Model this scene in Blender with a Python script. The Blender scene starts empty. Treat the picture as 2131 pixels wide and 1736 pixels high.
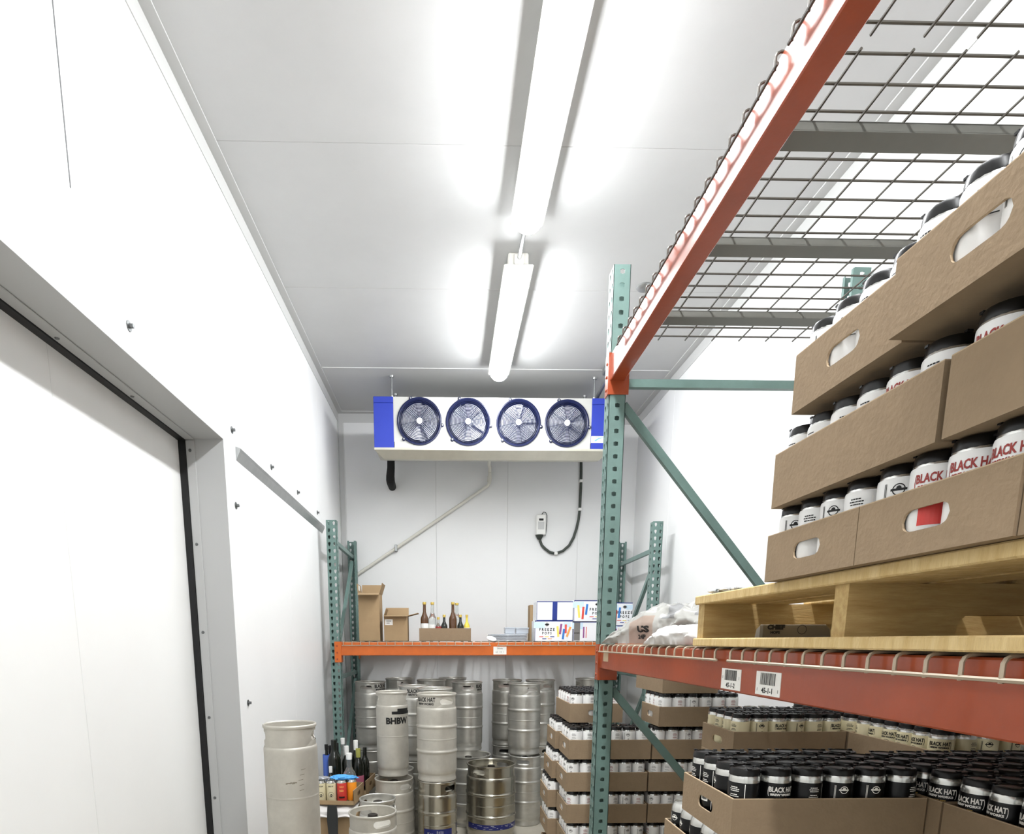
import bpy, math, random
from mathutils import Vector, Matrix, noise
random.seed(7)
PI = math.pi
S = bpy.context.scene
COL = S.collection

# ---------------------------------------------------------------- camera, world, exposure
FPX, CX, CY, PITCH, YAW, EYE = 1282.4255, 962.8088, 1559.2984, 0.1741, 0.0228, 1.535
cam = bpy.data.cameras.new('camera')
cam.sensor_fit = 'HORIZONTAL'
cam.sensor_width = 36.0
cam.lens = FPX / 2131 * 36.0
cam.shift_x = (1065.5 - CX) / 2131
cam.shift_y = (CY - 868.0) / 2131
cam.clip_start = 0.05
camo = bpy.data.objects.new('camera', cam)
COL.objects.link(camo)
fw = Vector((math.sin(YAW) * math.cos(PITCH), math.cos(YAW) * math.cos(PITCH), -math.sin(PITCH)))
rt = Vector((math.cos(YAW), -math.sin(YAW), 0))
up = rt.cross(fw)
camo.matrix_world = Matrix(((rt.x, up.x, -fw.x, 0), (rt.y, up.y, -fw.y, 0), (rt.z, up.z, -fw.z, EYE), (0, 0, 0, 1)))
S.camera = camo
S.view_settings.view_transform = 'Standard'
S.view_settings.look = 'None'
S.view_settings.exposure = 0.35
S.view_settings.gamma = 1.0
S.view_settings.use_curve_mapping = False
W = bpy.data.worlds.new('world')
S.world = W
W.use_nodes = True
W.node_tree.nodes['Background'].inputs[0].default_value = (0.9, 0.95, 1, 1)
W.node_tree.nodes['Background'].inputs[1].default_value = 0.02
try:
    S.cycles.use_denoising = True
    S.cycles.max_bounces = 10
    S.cycles.diffuse_bounces = 4
    S.cycles.glossy_bounces = 4
    S.cycles.sample_clamp_indirect = 8.0
except Exception:
    pass
LAMP = 54.0          # emission of the light fixtures' diffusers

# ---------------------------------------------------------------- materials
def lin(c):
    c /= 255.0
    return c / 12.92 if c <= 0.04045 else ((c + 0.055) / 1.055) ** 2.4
def rgb(r, g, b):
    return (lin(r), lin(g), lin(b), 1)
def mat(name, col, rough=0.6, metal=0.0, var=0.0, vscale=8.0, stretch=(1, 1, 1), bump=0.0, bscale=60.0, trans=0.0, spec=0.5,
        col2=None, ior=1.45, emit=0.0, coat=0.0):
    m = bpy.data.materials.new(name)
    m.use_nodes = True
    n, l = m.node_tree.nodes, m.node_tree.links
    b = n['Principled BSDF']
    b.inputs['Base Color'].default_value = col
    b.inputs['Roughness'].default_value = rough
    b.inputs['Metallic'].default_value = metal
    b.inputs['Specular IOR Level'].default_value = spec
    b.inputs['IOR'].default_value = ior
    b.inputs['Transmission Weight'].default_value = trans
    b.inputs['Coat Weight'].default_value = coat
    if emit:
        b.inputs['Emission Color'].default_value = col
        b.inputs['Emission Strength'].default_value = emit
    if var or bump:
        tc = n.new('ShaderNodeTexCoord')
        mp = n.new('ShaderNodeMapping')
        mp.inputs['Scale'].default_value = stretch
        l.new(tc.outputs['Object'], mp.inputs[0])
    if var:
        nz = n.new('ShaderNodeTexNoise')
        nz.inputs['Scale'].default_value = vscale
        nz.inputs['Detail'].default_value = 6
        nz.inputs['Roughness'].default_value = 0.65
        l.new(mp.outputs[0], nz.inputs['Vector'])
        rp = n.new('ShaderNodeValToRGB')
        c2 = col2 or tuple(c * (1 - var) for c in col[:3]) + (1,)
        rp.color_ramp.elements[0].position = 0.3
        rp.color_ramp.elements[1].position = 0.7
        rp.color_ramp.elements[0].color = c2
        rp.color_ramp.elements[1].color = col
        l.new(nz.outputs[0], rp.inputs[0])
        l.new(rp.outputs[0], b.inputs['Base Color'])
    if bump:
        nb = n.new('ShaderNodeTexNoise')
        nb.inputs['Scale'].default_value = bscale
        nb.inputs['Detail'].default_value = 4
        l.new(mp.outputs[0], nb.inputs['Vector'])
        bp = n.new('ShaderNodeBump')
        bp.inputs['Strength'].default_value = bump
        bp.inputs['Distance'].default_value = 0.01
        l.new(nb.outputs[0], bp.inputs['Height'])
        l.new(bp.outputs[0], b.inputs['Normal'])
    return m

M = {}
M['wall'] = mat('white_wall_metal', (0.80, 0.803, 0.80, 1), 0.45, var=0.03, vscale=2.0, bump=0.02, bscale=30)
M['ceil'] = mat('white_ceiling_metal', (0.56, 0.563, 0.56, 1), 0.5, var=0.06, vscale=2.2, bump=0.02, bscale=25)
M['joint'] = mat('joint_pale', rgb(205, 206, 202), 0.7)
M['greyseal'] = mat('grey_sealant', rgb(96, 97, 98), 0.7)
M['trim'] = mat('white_trim', (0.54, 0.543, 0.535, 1), 0.45)
M['door'] = mat('white_door', (0.79, 0.79, 0.775, 1), 0.4, var=0.03, vscale=1.5)
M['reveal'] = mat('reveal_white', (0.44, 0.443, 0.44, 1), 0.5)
M['gasket'] = mat('black_gasket', rgb(14, 14, 16), 0.5)
M['floor'] = mat('concrete', rgb(178, 172, 158), 0.55, var=0.18, vscale=5, bump=0.1, bscale=40)
M['steel'] = mat('galvanised', rgb(170, 172, 172), 0.35, 0.8, var=0.15, vscale=14)
M['bolt'] = mat('bolt_zinc', rgb(110, 112, 112), 0.4, 0.8)
M['lens'] = mat('diffuser', (0.965, 0.985, 1.0, 1), 0.5, emit=LAMP)
M['housing'] = mat('fixture_housing', rgb(235, 233, 226), 0.5)
M['teal'] = mat('teal_paint', rgb(105, 131, 125), 0.42, var=0.2, vscale=9, bump=0.05, bscale=80)
M['orange'] = mat('orange_paint', rgb(208, 104, 40), 0.34, var=0.2, vscale=7, bump=0.03, bscale=60)
M['orange_shaded'] = mat('orange_paint_shaded', rgb(160, 70, 36), 0.30, var=0.2, vscale=6, bump=0.03, bscale=60, coat=0.25)  # same orange, with the near rack's dimmer light put into the colour
M['wire'] = mat('deck_wire_shaded', rgb(84, 80, 74), 0.42, 0.25)  # shaded copy of the wire: upper deck's shade is put into the colour
M['wire_lit'] = mat('deck_wire_lit', rgb(164, 150, 130), 0.4, 0.1)  # lit copy: lamplight on far and lower decks put into the colour
M['chan'] = mat('deck_channel', rgb(112, 112, 106), 0.5, 0.2, var=0.1, vscale=9)
M['card'] = mat('cardboard', rgb(146, 126, 102), 0.85, var=0.1, vscale=30, bump=0.12, bscale=120, spec=0.2)
M['cardedge'] = mat('cardboard_edge', rgb(178, 156, 128), 0.9)
M['cardtan'] = mat('cardboard_light', rgb(168, 143, 110), 0.85, var=0.08, vscale=18, spec=0.2)
M['wood'] = mat('pine_board', rgb(216, 192, 142), 0.75, var=0.3, vscale=9, stretch=(4, 5, 0.8), bump=0.5, bscale=26, col2=rgb(190, 160, 106), spec=0.25)
M['woodx'] = mat('pine_stringer', rgb(200, 174, 122), 0.75, var=0.3, vscale=9, stretch=(0.8, 9, 7), bump=0.25, bscale=50, col2=rgb(170, 140, 90), spec=0.25)
M['keg'] = mat('keg_steel', rgb(206, 204, 197), 0.36, 0.8, var=0.2, vscale=7, stretch=(1, 1, 3), bump=0.03, bscale=60)
M['kegm'] = mat('keg_steel_matte', rgb(200, 196, 186), 0.5, 0.55, var=0.2, vscale=9, bump=0.05, bscale=70)
M['kegs'] = mat('keg_steel_shiny', rgb(176, 172, 160), 0.22, 0.95, var=0.18, vscale=6)
M['dark'] = mat('dark_valve', rgb(52, 48, 44), 0.4, 0.6)
M['ink'] = mat('black_ink', rgb(18, 18, 18), 0.6)
M['alu'] = mat('can_aluminium', rgb(212, 212, 208), 0.24, 0.9)
M['wlabel'] = mat('white_can_label', rgb(232, 231, 229), 0.36)
M['blabel'] = mat('black_can_label', rgb(7, 7, 9), 0.28, spec=0.35)
M['clabel'] = mat('cream_can_label', rgb(218, 208, 172), 0.4)
M['rlabel'] = mat('red_can_label', rgb(206, 62, 56), 0.38)
M['red'] = mat('red_ink', rgb(150, 50, 44), 0.5)
M['white'] = mat('white_print', rgb(240, 238, 232), 0.5)
M['gold'] = mat('gold_print', rgb(206, 168, 84), 0.5)
M['carrier'] = mat('black_carrier_plastic', rgb(15, 14, 14), 0.3, spec=0.4)
M['paper'] = mat('label_paper', rgb(236, 234, 228), 0.6)
M['greyink'] = mat('grey_ink', rgb(120, 118, 116), 0.6)
M['blue'] = mat('blue_panel', rgb(44, 62, 168), 0.4, var=0.08, vscale=6)
M['navy'] = mat('navy_fan_ring', rgb(19, 27, 66), 0.35)
M['fin'] = mat('coil_fins', rgb(226, 228, 238), 0.4, 0.1)
M['blade'] = mat('fan_blade', rgb(238, 239, 244), 0.35, 0.15)
M['evap'] = mat('evaporator_casing', rgb(200, 200, 196), 0.42, 0.2, var=0.06, vscale=10)
M['pan'] = mat('drain_pan', rgb(206, 204, 190), 0.35, 0.5, var=0.1, vscale=9)
M['ltblue'] = mat('pale_blue_ink', rgb(120, 178, 208), 0.5)
M['rubber'] = mat('black_foam', rgb(20, 20, 20), 0.8, bump=0.2)
M['cable'] = mat('cable_grey', rgb(62, 68, 62), 0.55)
M['pvc'] = mat('white_pvc', rgb(216, 214, 204), 0.4)
M['plastic'] = mat('white_plastic', rgb(236, 236, 232), 0.35)
M['glassd'] = mat('dark_bottle_glass', rgb(20, 24, 18), 0.08, coat=0.3)
M['glassb'] = mat('brown_bottle_glass', rgb(84, 54, 30), 0.1, coat=0.3)
M['clear'] = mat('clear_glass', rgb(236, 240, 238), 0.05, trans=0.9)
M['goldcap'] = mat('gold_cap', rgb(206, 178, 92), 0.35, 0.5)
M['yellow'] = mat('yellow_liquid', rgb(226, 200, 80), 0.15)
M['olive'] = mat('olive_capsule', rgb(160, 160, 80), 0.4)
M['pink'] = mat('pink_label', rgb(176, 96, 120), 0.5)
M['orangeg'] = mat('orange_can', rgb(244, 150, 40), 0.3)
M['bluelab'] = mat('blue_label', rgb(84, 116, 204), 0.5)
M['cloth'] = mat('blue_cloth', rgb(90, 172, 236), 0.7)
M['foil'] = mat('silver_foil', rgb(196, 198, 202), 0.3, 0.6)
M['bag'] = mat('silver_white_bag', rgb(176, 175, 170), 0.24, 0.1, var=0.05, vscale=6)
M['bagw'] = mat('white_sack', rgb(214, 211, 208), 0.55)
M['baginner'] = mat('bag_window', rgb(160, 142, 130), 0.4)
M['greypatch'] = mat('grey_patch', rgb(128, 128, 128), 0.5)
M['tub'] = mat('clear_tub', rgb(206, 212, 220), 0.2, trans=0.35)
M['purple'] = mat('purple_pop', rgb(146, 82, 140), 0.5)
M['popy'] = mat('yellow_pop', rgb(244, 224, 106), 0.5)
M['popr'] = mat('red_pop', rgb(222, 82, 70), 0.5)
M['popb'] = mat('blue_pop', rgb(52, 124, 202), 0.5)
M['popo'] = mat('orange_pop', rgb(240, 172, 96), 0.5)
M['skyprint'] = mat('pale_sky_print', rgb(206, 228, 244), 0.5)
M['boxblue'] = mat('deep_blue_print', rgb(30, 50, 132), 0.5)
M['boxwhite'] = mat('white_carton', rgb(238, 240, 244), 0.5)
M['kblue'] = mat('keg_blue_sticker', rgb(28, 36, 104), 0.4, var=0.25, vscale=18)
M['strap'] = mat('dark_strap', rgb(44, 46, 46), 0.7)
M['darkbox'] = mat('dark_packet', rgb(118, 110, 96), 0.5)
M['scuff'] = mat('brown_scuff', rgb(128, 120, 106), 0.7)
M['stain'] = mat('black_scuff', rgb(44, 40, 36), 0.7)

# ---------------------------------------------------------------- mesh helpers
class MB:
    def __init__(s):
        s.v = []; s.f = []; s.m = []
    def add(s, vs, fs, mi=0):
        o = len(s.v)
        s.v += [tuple(v) for v in vs]
        for f in fs:
            s.f.append(tuple(o + i for i in f)); s.m.append(mi)
        return s
    def box(s, x0, x1, y0, y1, z0, z1, mi=0):
        vs = [(x, y, z) for z in (z0, z1) for y in (y0, y1) for x in (x0, x1)]
        return s.add(vs, [(0, 2, 3, 1), (4, 5, 7, 6), (0, 1, 5, 4), (2, 6, 7, 3), (0, 4, 6, 2), (1, 3, 7, 5)], mi)
    def bbox(s, x0, x1, y0, y1, z0, z1, b=0.004, mi=0):
        """box with chamfered edges"""
        vs = []
        idx = {}
        def V(p):
            if p not in idx:
                idx[p] = len(vs); vs.append(p)
            return idx[p]
        X, Y, Z = (x0, x1), (y0, y1), (z0, z1)
        def P(ix, iy, iz, ax):
            p = [X[ix], Y[iy], Z[iz]]
            for k, i in enumerate((ix, iy, iz)):
                if k != ax:
                    p[k] += b if i == 0 else -b
            return V(tuple(p))
        fs = []
        for ax in range(3):
            o = [k for k in range(3) if k != ax]
            for side in (0, 1):
                q = []
                for a, c in ((0, 0), (1, 0), (1, 1), (0, 1)):
                    i = [0, 0, 0]; i[ax] = side; i[o[0]] = a; i[o[1]] = c
                    q.append(P(i[0], i[1], i[2], ax))
                fs.append(q if (side == 1) == (ax != 1) else q[::-1])
        for ax in range(3):
            o = [k for k in range(3) if k != ax]
            for a in (0, 1):
                for c in (0, 1):
                    i0 = [0, 0, 0]; i0[o[0]] = a; i0[o[1]] = c; i1 = list(i0); i1[ax] = 1
                    fs.append([P(*i0, o[0]), P(*i1, o[0]), P(*i1, o[1]), P(*i0, o[1])])
        for ix in (0, 1):
            for iy in (0, 1):
                for iz in (0, 1):
                    fs.append([P(ix, iy, iz, 0), P(ix, iy, iz, 1), P(ix, iy, iz, 2)])
        return s.add(vs, fs, mi)
    def lathe(s, prof, n=32, mi=0, c=(0, 0, 0), axis='z', mis=None):
        rings = []
        vs = []
        for r, z in prof:
            if r < 1e-6:
                rings.append([len(vs)]); vs.append((0, 0, z))
            else:
                rings.append(list(range(len(vs), len(vs) + n)))
                vs += [(r * math.cos(2 * PI * k / n), r * math.sin(2 * PI * k / n), z) for k in range(n)]
        if axis == 'y':
            vs = [(x, -z, y) for x, y, z in vs]
        elif axis == 'x':
            vs = [(z, x, y) for x, y, z in vs]
        vs = [(x + c[0], y + c[1], z + c[2]) for x, y, z in vs]
        o = len(s.v)
        s.v += vs
        for i in range(len(rings) - 1):
            a, b = rings[i], rings[i + 1]
            mm = mis[i] if mis else mi
            for k in range(n):
                k2 = (k + 1) % n
                if len(a) == 1 and len(b) == 1: continue
                if len(a) == 1: f = (a[0], b[k2], b[k])
                elif len(b) == 1: f = (a[k], a[k2], b[0])
                else: f = (a[k], a[k2], b[k2], b[k])
                s.f.append(tuple(o + j for j in f)); s.m.append(mm)
        return s
    def tube(s, pts, r, n=8, mi=0, closed=False, caps=True):
        P = [Vector(p) for p in pts]
        N = len(P)
        vs = []
        prev = None
        for i in range(N):
            a = P[(i - 1) % N] if (closed or i > 0) else P[i]
            b = P[(i + 1) % N] if (closed or i < N - 1) else P[i]
            t = (b - a).normalized()
            if prev is None:
                u = t.orthogonal().normalized()
            else:
                u = (prev - t * prev.dot(t))
                u = u.normalized() if u.length > 1e-6 else t.orthogonal().normalized()
            prev = u
            w = t.cross(u)
            rr = r[i] if isinstance(r, (list, tuple)) else r
            vs += [tuple(P[i] + (u * math.cos(2 * PI * k / n) + w * math.sin(2 * PI * k / n)) * rr) for k in range(n)]
        fs = []
        for i in range(N if closed else N - 1):
            j = (i + 1) % N
            for k in range(n):
                k2 = (k + 1) % n
                fs.append((i * n + k, i * n + k2, j * n + k2, j * n + k))
        if caps and not closed:
            fs.append(tuple(range(n - 1, -1, -1)))
            fs.append(tuple((N - 1) * n + k for k in range(n)))
        return s.add(vs, fs, mi)
    def bar(s, a, b, w, h, mi=0):
        """rectangular bar from a to b, w across (horizontal), h the other way"""
        a, b = Vector(a), Vector(b)
        t = (b - a).normalized()
        u = t.cross(Vector((0, 0, 1)))
        if u.length < 1e-4: u = Vector((1, 0, 0))
        u.normalize(); v = u.cross(t)
        vs = []
        for p in (a, b):
            for i, j in ((-1, -1), (1, -1), (1, 1), (-1, 1)):
                vs.append(tuple(p + u * (w / 2 * i) + v * (h / 2 * j)))
        return s.add(vs, [(0, 1, 2, 3), (7, 6, 5, 4), (0, 4, 5, 1), (1, 5, 6, 2), (2, 6, 7, 3), (3, 7, 4, 0)], mi)
    def cell(s, s0, s1, t0, t1, poly, f, mi=0, ns=16):
        """a rectangle of sheet with a star-shaped hole, mapped into space by f(s, t)"""
        cs = sum(p[0] for p in poly) / len(poly); ct = sum(p[1] for p in poly) / len(poly)
        angs = [2 * PI * k / ns for k in range(ns)]
        angs += [math.atan2(t - ct, q - cs) % (2 * PI) for q in (s0, s1) for t in (t0, t1)]
        angs = sorted(angs)
        an = [angs[0]]
        for a in angs[1:]:
            if a - an[-1] > 1e-4: an.append(a)
        vs = []
        for a in an:
            dx, dy = math.cos(a), math.sin(a)
            best = 1e9
            for i in range(len(poly)):
                p, q = poly[i], poly[(i + 1) % len(poly)]
                ex, ey = q[0] - p[0], q[1] - p[1]
                den = dx * ey - dy * ex
                if abs(den) < 1e-12: continue
                tt = ((p[0] - cs) * ey - (p[1] - ct) * ex) / den
                uu = ((p[0] - cs) * dy - (p[1] - ct) * dx) / den
                if tt > 0 and -1e-6 <= uu <= 1 + 1e-6: best = min(best, tt)
            R = 1e9
            if dx > 1e-9: R = min(R, (s1 - cs) / dx)
            if dx < -1e-9: R = min(R, (s0 - cs) / dx)
            if dy > 1e-9: R = min(R, (t1 - ct) / dy)
            if dy < -1e-9: R = min(R, (t0 - ct) / dy)
            vs.append(f(cs + dx * best, ct + dy * best)); vs.append(f(cs + dx * R, ct + dy * R))
        n = len(an)
        return s.add(vs, [(2 * i, 2 * i + 1, 2 * ((i + 1) % n) + 1, 2 * ((i + 1) % n)) for i in range(n)], mi)
    def mesh(s, me, mi=0, f=None):
        return s.add([f(v.co) if f else tuple(v.co) for v in me.vertices], [tuple(p.vertices) for p in me.polygons], mi)
    def build(s, name, mats, smooth=False, ang=35):
        me = bpy.data.meshes.new(name)
        me.from_pydata(s.v, [], s.f)
        mats = mats if isinstance(mats, (list, tuple)) else [mats]
        for k in mats: me.materials.append(M[k] if isinstance(k, str) else k)
        if len(mats) > 1: me.polygons.foreach_set('material_index', s.m)
        if smooth:
            me.polygons.foreach_set('use_smooth', [True] * len(s.f))
            me.update()
            me.set_sharp_from_angle(angle=math.radians(ang))
        me.update()
        return me

def link(name, me, parent=None, loc=None, rz=None, rot=None):
    o = bpy.data.objects.new(name, me)
    COL.objects.link(o)
    if parent: o.parent = parent
    if loc: o.location = loc
    if rz is not None: o.rotation_euler = (0, 0, rz)
    if rot: o.rotation_euler = rot
    return o
def tag(o, label, cat, group=None, kind=None):
    o['label'] = label; o['category'] = cat
    if group: o['group'] = group
    if kind: o['kind'] = kind
    return o
def thing(name, label, cat, loc=(0, 0, 0), rz=0, group=None):
    o = bpy.data.objects.new(name, None)
    COL.objects.link(o)
    o.location = loc; o.rotation_euler = (0, 0, rz)
    o.empty_display_size = 0.05
    return tag(o, label, cat, group)
def struct(name, me=None, parent=None, loc=None):
    o = link(name, me, parent, loc)
    if parent is None: o['kind'] = 'structure'
    return o
def copy_tree(o, parent=None):
    c = o.copy(); COL.objects.link(c)
    if parent: c.parent = parent
    for ch in list(o.children): copy_tree(ch, c)
    return c
def solid(o, t, off=0):
    m = o.modifiers.new('thickness', 'SOLIDIFY'); m.thickness = t; m.offset = off
    return o
ORD = ['zeroth', 'first', 'second', 'third', 'fourth', 'fifth', 'sixth', 'seventh', 'eighth', 'ninth', 'tenth', 'eleventh', 'twelfth']

# flat lettering: x to the right, z up, facing -y
_txt = {}
def text(s, size, sx=1.0, bold=0.0, align='CENTER'):
    k = (s, size, sx, bold, align)
    if k in _txt: return _txt[k]
    c = bpy.data.curves.new('t', 'FONT')
    c.body = s; c.size = size; c.align_x = align; c.align_y = 'CENTER'; c.resolution_u = 2; c.offset = bold
    o = bpy.data.objects.new('t', c); COL.objects.link(o)
    bpy.context.view_layer.update()
    me = bpy.data.meshes.new_from_object(o.evaluated_get(bpy.context.evaluated_depsgraph_get()))
    bpy.data.objects.remove(o)
    r = ([(v.co.x * sx, 0, v.co.y) for v in me.vertices], [tuple(p.vertices) for p in me.polygons])
    bpy.data.meshes.remove(me)
    _txt[k] = r
    return r
def put(mb, t, x=0, z=0, y=0, mi=0, cyl=None, rot=0.0):
    """letters (or any flat x-z shape) onto a plane, or wrapped round a cylinder of radius cyl"""
    c, sn = math.cos(rot), math.sin(rot)
    vs = []
    for a, _, b in t[0]:
        p, q = a * c - b * sn + x, a * sn + b * c + z
        vs.append((cyl * math.sin(p / cyl), -cyl * math.cos(p / cyl), q) if cyl else (p, y, q))
    mb.add(vs, t[1], mi)
def rect(w, h):
    return ([(-w / 2, 0, -h / 2), (w / 2, 0, -h / 2), (w / 2, 0, h / 2), (-w / 2, 0, h / 2)], [(0, 1, 2, 3)])
def grid_rect(w, h, n=8):
    vs = []
    for i in range(n + 1):
        x = -w / 2 + w * i / n
        vs += [(x, 0, -h / 2), (x, 0, h / 2)]
    return (vs, [(2 * i, 2 * i + 2, 2 * i + 3, 2 * i + 1) for i in range(n)])
def ringshape(r, w, n=24):
    vs = []
    for k in range(n):
        a = 2 * PI * k / n
        for q in (r, r - w): vs.append((q * math.cos(a), 0, q * math.sin(a)))
    return (vs, [(2 * k, 2 * ((k + 1) % n), 2 * ((k + 1) % n) + 1, 2 * k + 1) for k in range(n)])
def disc(r, n=16):
    return ([(r * math.cos(2 * PI * k / n), 0, r * math.sin(2 * PI * k / n)) for k in range(n)], [tuple(range(n))])
def stadium(cx, cz, w, h, n=6):
    r = h / 2
    out = []
    for k in range(n + 1):
        a = -PI / 2 + PI * k / n
        out.append((cx + w / 2 - r + r * math.cos(a), cz + r * math.sin(a)))
    for k in range(n + 1):
        a = PI / 2 + PI * k / n
        out.append((cx - w / 2 + r + r * math.cos(a), cz + r * math.sin(a)))
    return out

# ---------------------------------------------------------------- room
XL, XR, YB, YF, ZC = -1.0, 1.765, 6.08, -2.0, 3.58
G = 0.0018
def panels(root, spans, mk, m):
    for a, b in spans:
        link('panel', mk(a + G / 2, b - G / 2).build('panel', m), root)
# floor
fl = struct('floor', MB().box(XL - 0.4, XR + 0.2, YF - 0.1, YB + 0.1, -0.1, 0).build('floor', 'floor'))
# ceiling: panels across the room with recessed joints
ce = struct('ceiling', MB().box(XL - 0.3, XR + 0.2, YF - 0.1, YB + 0.15, ZC + 0.004, ZC + 0.1).build('ceiling', 'joint'))
ys = [YF - 0.1, -0.21, 0.85, 1.915, 2.98, 4.055, 5.13, YB + 0.1]
spans = list(zip(ys[:-1], ys[1:]))
spans[-2] = (4.055, 5.128); spans[-1] = (5.132, YB + 0.1)
link('seam_bead', MB().box(XL + 0.05, XR - 0.056, 5.1275, 5.1325, ZC - 0.003, ZC + 0.004).build('seam_bead', 'wall'), ce)
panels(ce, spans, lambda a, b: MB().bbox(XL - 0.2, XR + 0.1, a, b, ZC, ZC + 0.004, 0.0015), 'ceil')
# back wall
wb = struct('wall_back', MB().box(XL - 0.3, XR + 0.2, YB + 0.004, YB + 0.1, 0, ZC).build('wall_back', 'joint'))
xs = [XL - 0.2, -0.95, -0.11, 0.56, 1.23, XR + 0.1]
panels(wb, list(zip(xs[:-1], xs[1:])), lambda a, b: MB().bbox(a, b, YB, YB + 0.004, 0, ZC, 0.0015), 'wall')
# right wall
wr = struct('wall_right', MB().box(XR + 0.004, XR + 0.1, YF, YB + 0.1, 0, ZC).build('wall_right', 'joint'))
ys2 = [YF, -0.6, 0.55, 1.7, 2.85, 4.0, 5.15, YB]
panels(wr, list(zip(ys2[:-1], ys2[1:])), lambda a, b: MB().bbox(XR, XR + 0.004, a, b, 0, ZC, 0.0015), 'wall')
# wall behind the viewer
struct('wall_front', MB().box(XL - 0.3, XR + 0.2, YF - 0.1, YF, 0, ZC).build('wall_front', 'wall'))
# left wall with the doorway
DY0, DY1, DZ = 0.75, 2.967, 2.422
wl = struct('wall_left', MB().box(-1.3, -1.204, YF, YB + 0.1, 0, ZC).build('wall_left', 'wall'))
def seg(a, b, z0, z1):
    link('panel', MB().bbox(-1.204, XL, a, b, z0, z1, 0.0012).build('panel', 'wall'), wl)
seg(YF, DY0 - G, 0, ZC)
seg(DY0, 1.896 - G / 2, DZ, ZC)
seg(1.896 + G / 2, DY1, DZ, ZC)
link('seam_seal', MB().box(XL - 0.004, XL + 0.0008, 1.893, 1.8985, DZ + 0.30, ZC).build('seam_seal', 'greyseal'), wl)
seg(DY1 + G, 4.05, 0, ZC)
seg(4.05 + G, 5.13, 0, ZC)
seg(5.13 + G, YB, 0, ZC)
# bolts in the left wall
bo = MB().lathe([(0, 0.0), (0.016, 0.0), (0.016, 0.003), (0.007, 0.004), (0.007, 0.016), (0, 0.017)], 10, axis='x').build('bolt', 'bolt', True)
for y, z in ((2.16, 2.509), (3.091, 2.497), (3.737, 2.504), (4.357, 2.507), (4.981, 2.501), (3.085, 2.163), (3.089, 1.23)):
    link('bolt', bo, wl, (XL, y, z))
# door: leaf, gasket and the lining of the recess
d1 = struct('door_1', MB().bbox(-1.2, -1.196, DY0, 2.052 - G, 0.02, DZ, 0.0012).build('door_1', 'door'))
link('door_leaf', MB().bbox(-1.2, -1.196, 2.052, DY1, 0.02, DZ, 0.0012).build('door_leaf', 'door'), d1)
g = MB()
g.box(-1.196, -1.166, DY1 - 0.012, DY1, 0, DZ)
g.box(-1.196, -1.166, DY0, DY1 - 0.012, DZ - 0.012, DZ)
link('gasket', g.build('gasket', 'gasket'), d1)
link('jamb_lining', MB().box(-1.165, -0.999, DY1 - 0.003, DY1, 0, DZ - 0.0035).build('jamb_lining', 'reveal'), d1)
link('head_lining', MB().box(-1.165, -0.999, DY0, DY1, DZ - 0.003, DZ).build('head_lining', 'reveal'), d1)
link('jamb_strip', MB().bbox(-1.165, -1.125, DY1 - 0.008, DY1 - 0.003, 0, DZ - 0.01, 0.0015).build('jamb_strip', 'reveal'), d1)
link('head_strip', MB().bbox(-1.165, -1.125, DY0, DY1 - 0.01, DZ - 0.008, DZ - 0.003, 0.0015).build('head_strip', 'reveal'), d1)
sc = MB().lathe([(0.0075, 0), (0.006, 0.003), (0, 0.004)], 8, axis='y').build('screw', 'bolt', True)
for z in (0.38, 0.777, 1.173, 1.574, 1.969, 2.37):
    link('screw', sc, d1, (-1.147, DY1 - 0.008, z))
for y in (1.2, 1.6, 2.026, 2.465):
    link('screw', sc, d1, (-1.15, y, DZ - 0.008), rot=(PI / 2, 0, 0))
# ceiling angle trims (a thin flange on the ceiling and one on the wall)
t = MB().box(XL, XL + 0.046, YF, YB, ZC - 0.007, ZC).box(XL, XL + 0.004, YF, YB, 3.50, ZC - 0.004)
struct('trim_1', t.build('trim_1', 'trim'))
t = MB().box(XR - 0.052, XR, YF, YB, ZC - 0.007, ZC).box(XR - 0.004, XR, YF, YB, 3.50, ZC - 0.004)
struct('trim_2', t.build('trim_2', 'trim'))
t = MB().box(XL, XR, YB - 0.055, YB, ZC - 0.0075, ZC).box(XL, XR, YB - 0.004, YB, 3.497, ZC - 0.004)
struct('trim_3', t.build('trim_3', 'trim'))
t = MB().box(XL, XL + 0.045, YB - 0.004, YB, 0, 3.497).box(XL, XL + 0.004, YB - 0.06, YB, 0, 3.497)
struct('trim_4', t.build('trim_4', 'trim'))
# bent flashing on the left wall beside the doorway
t = MB()
t.add([(XL, 3.13, 2.437), (XL, 5.15, 2.437), (XL + 0.022, 3.13, 2.43), (XL + 0.022, 5.15, 2.43), (XL + 0.02, 3.13, 2.414), (XL + 0.02, 5.15, 2.414), (XL, 3.13, 2.375), (XL, 5.15, 2.375)],
      [(0, 1, 3, 2), (2, 3, 5, 4), (4, 5, 7, 6), (0, 2, 4, 6), (1, 7, 5, 3)])
struct('trim_5', t.build('trim_5', 'steel'))

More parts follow.
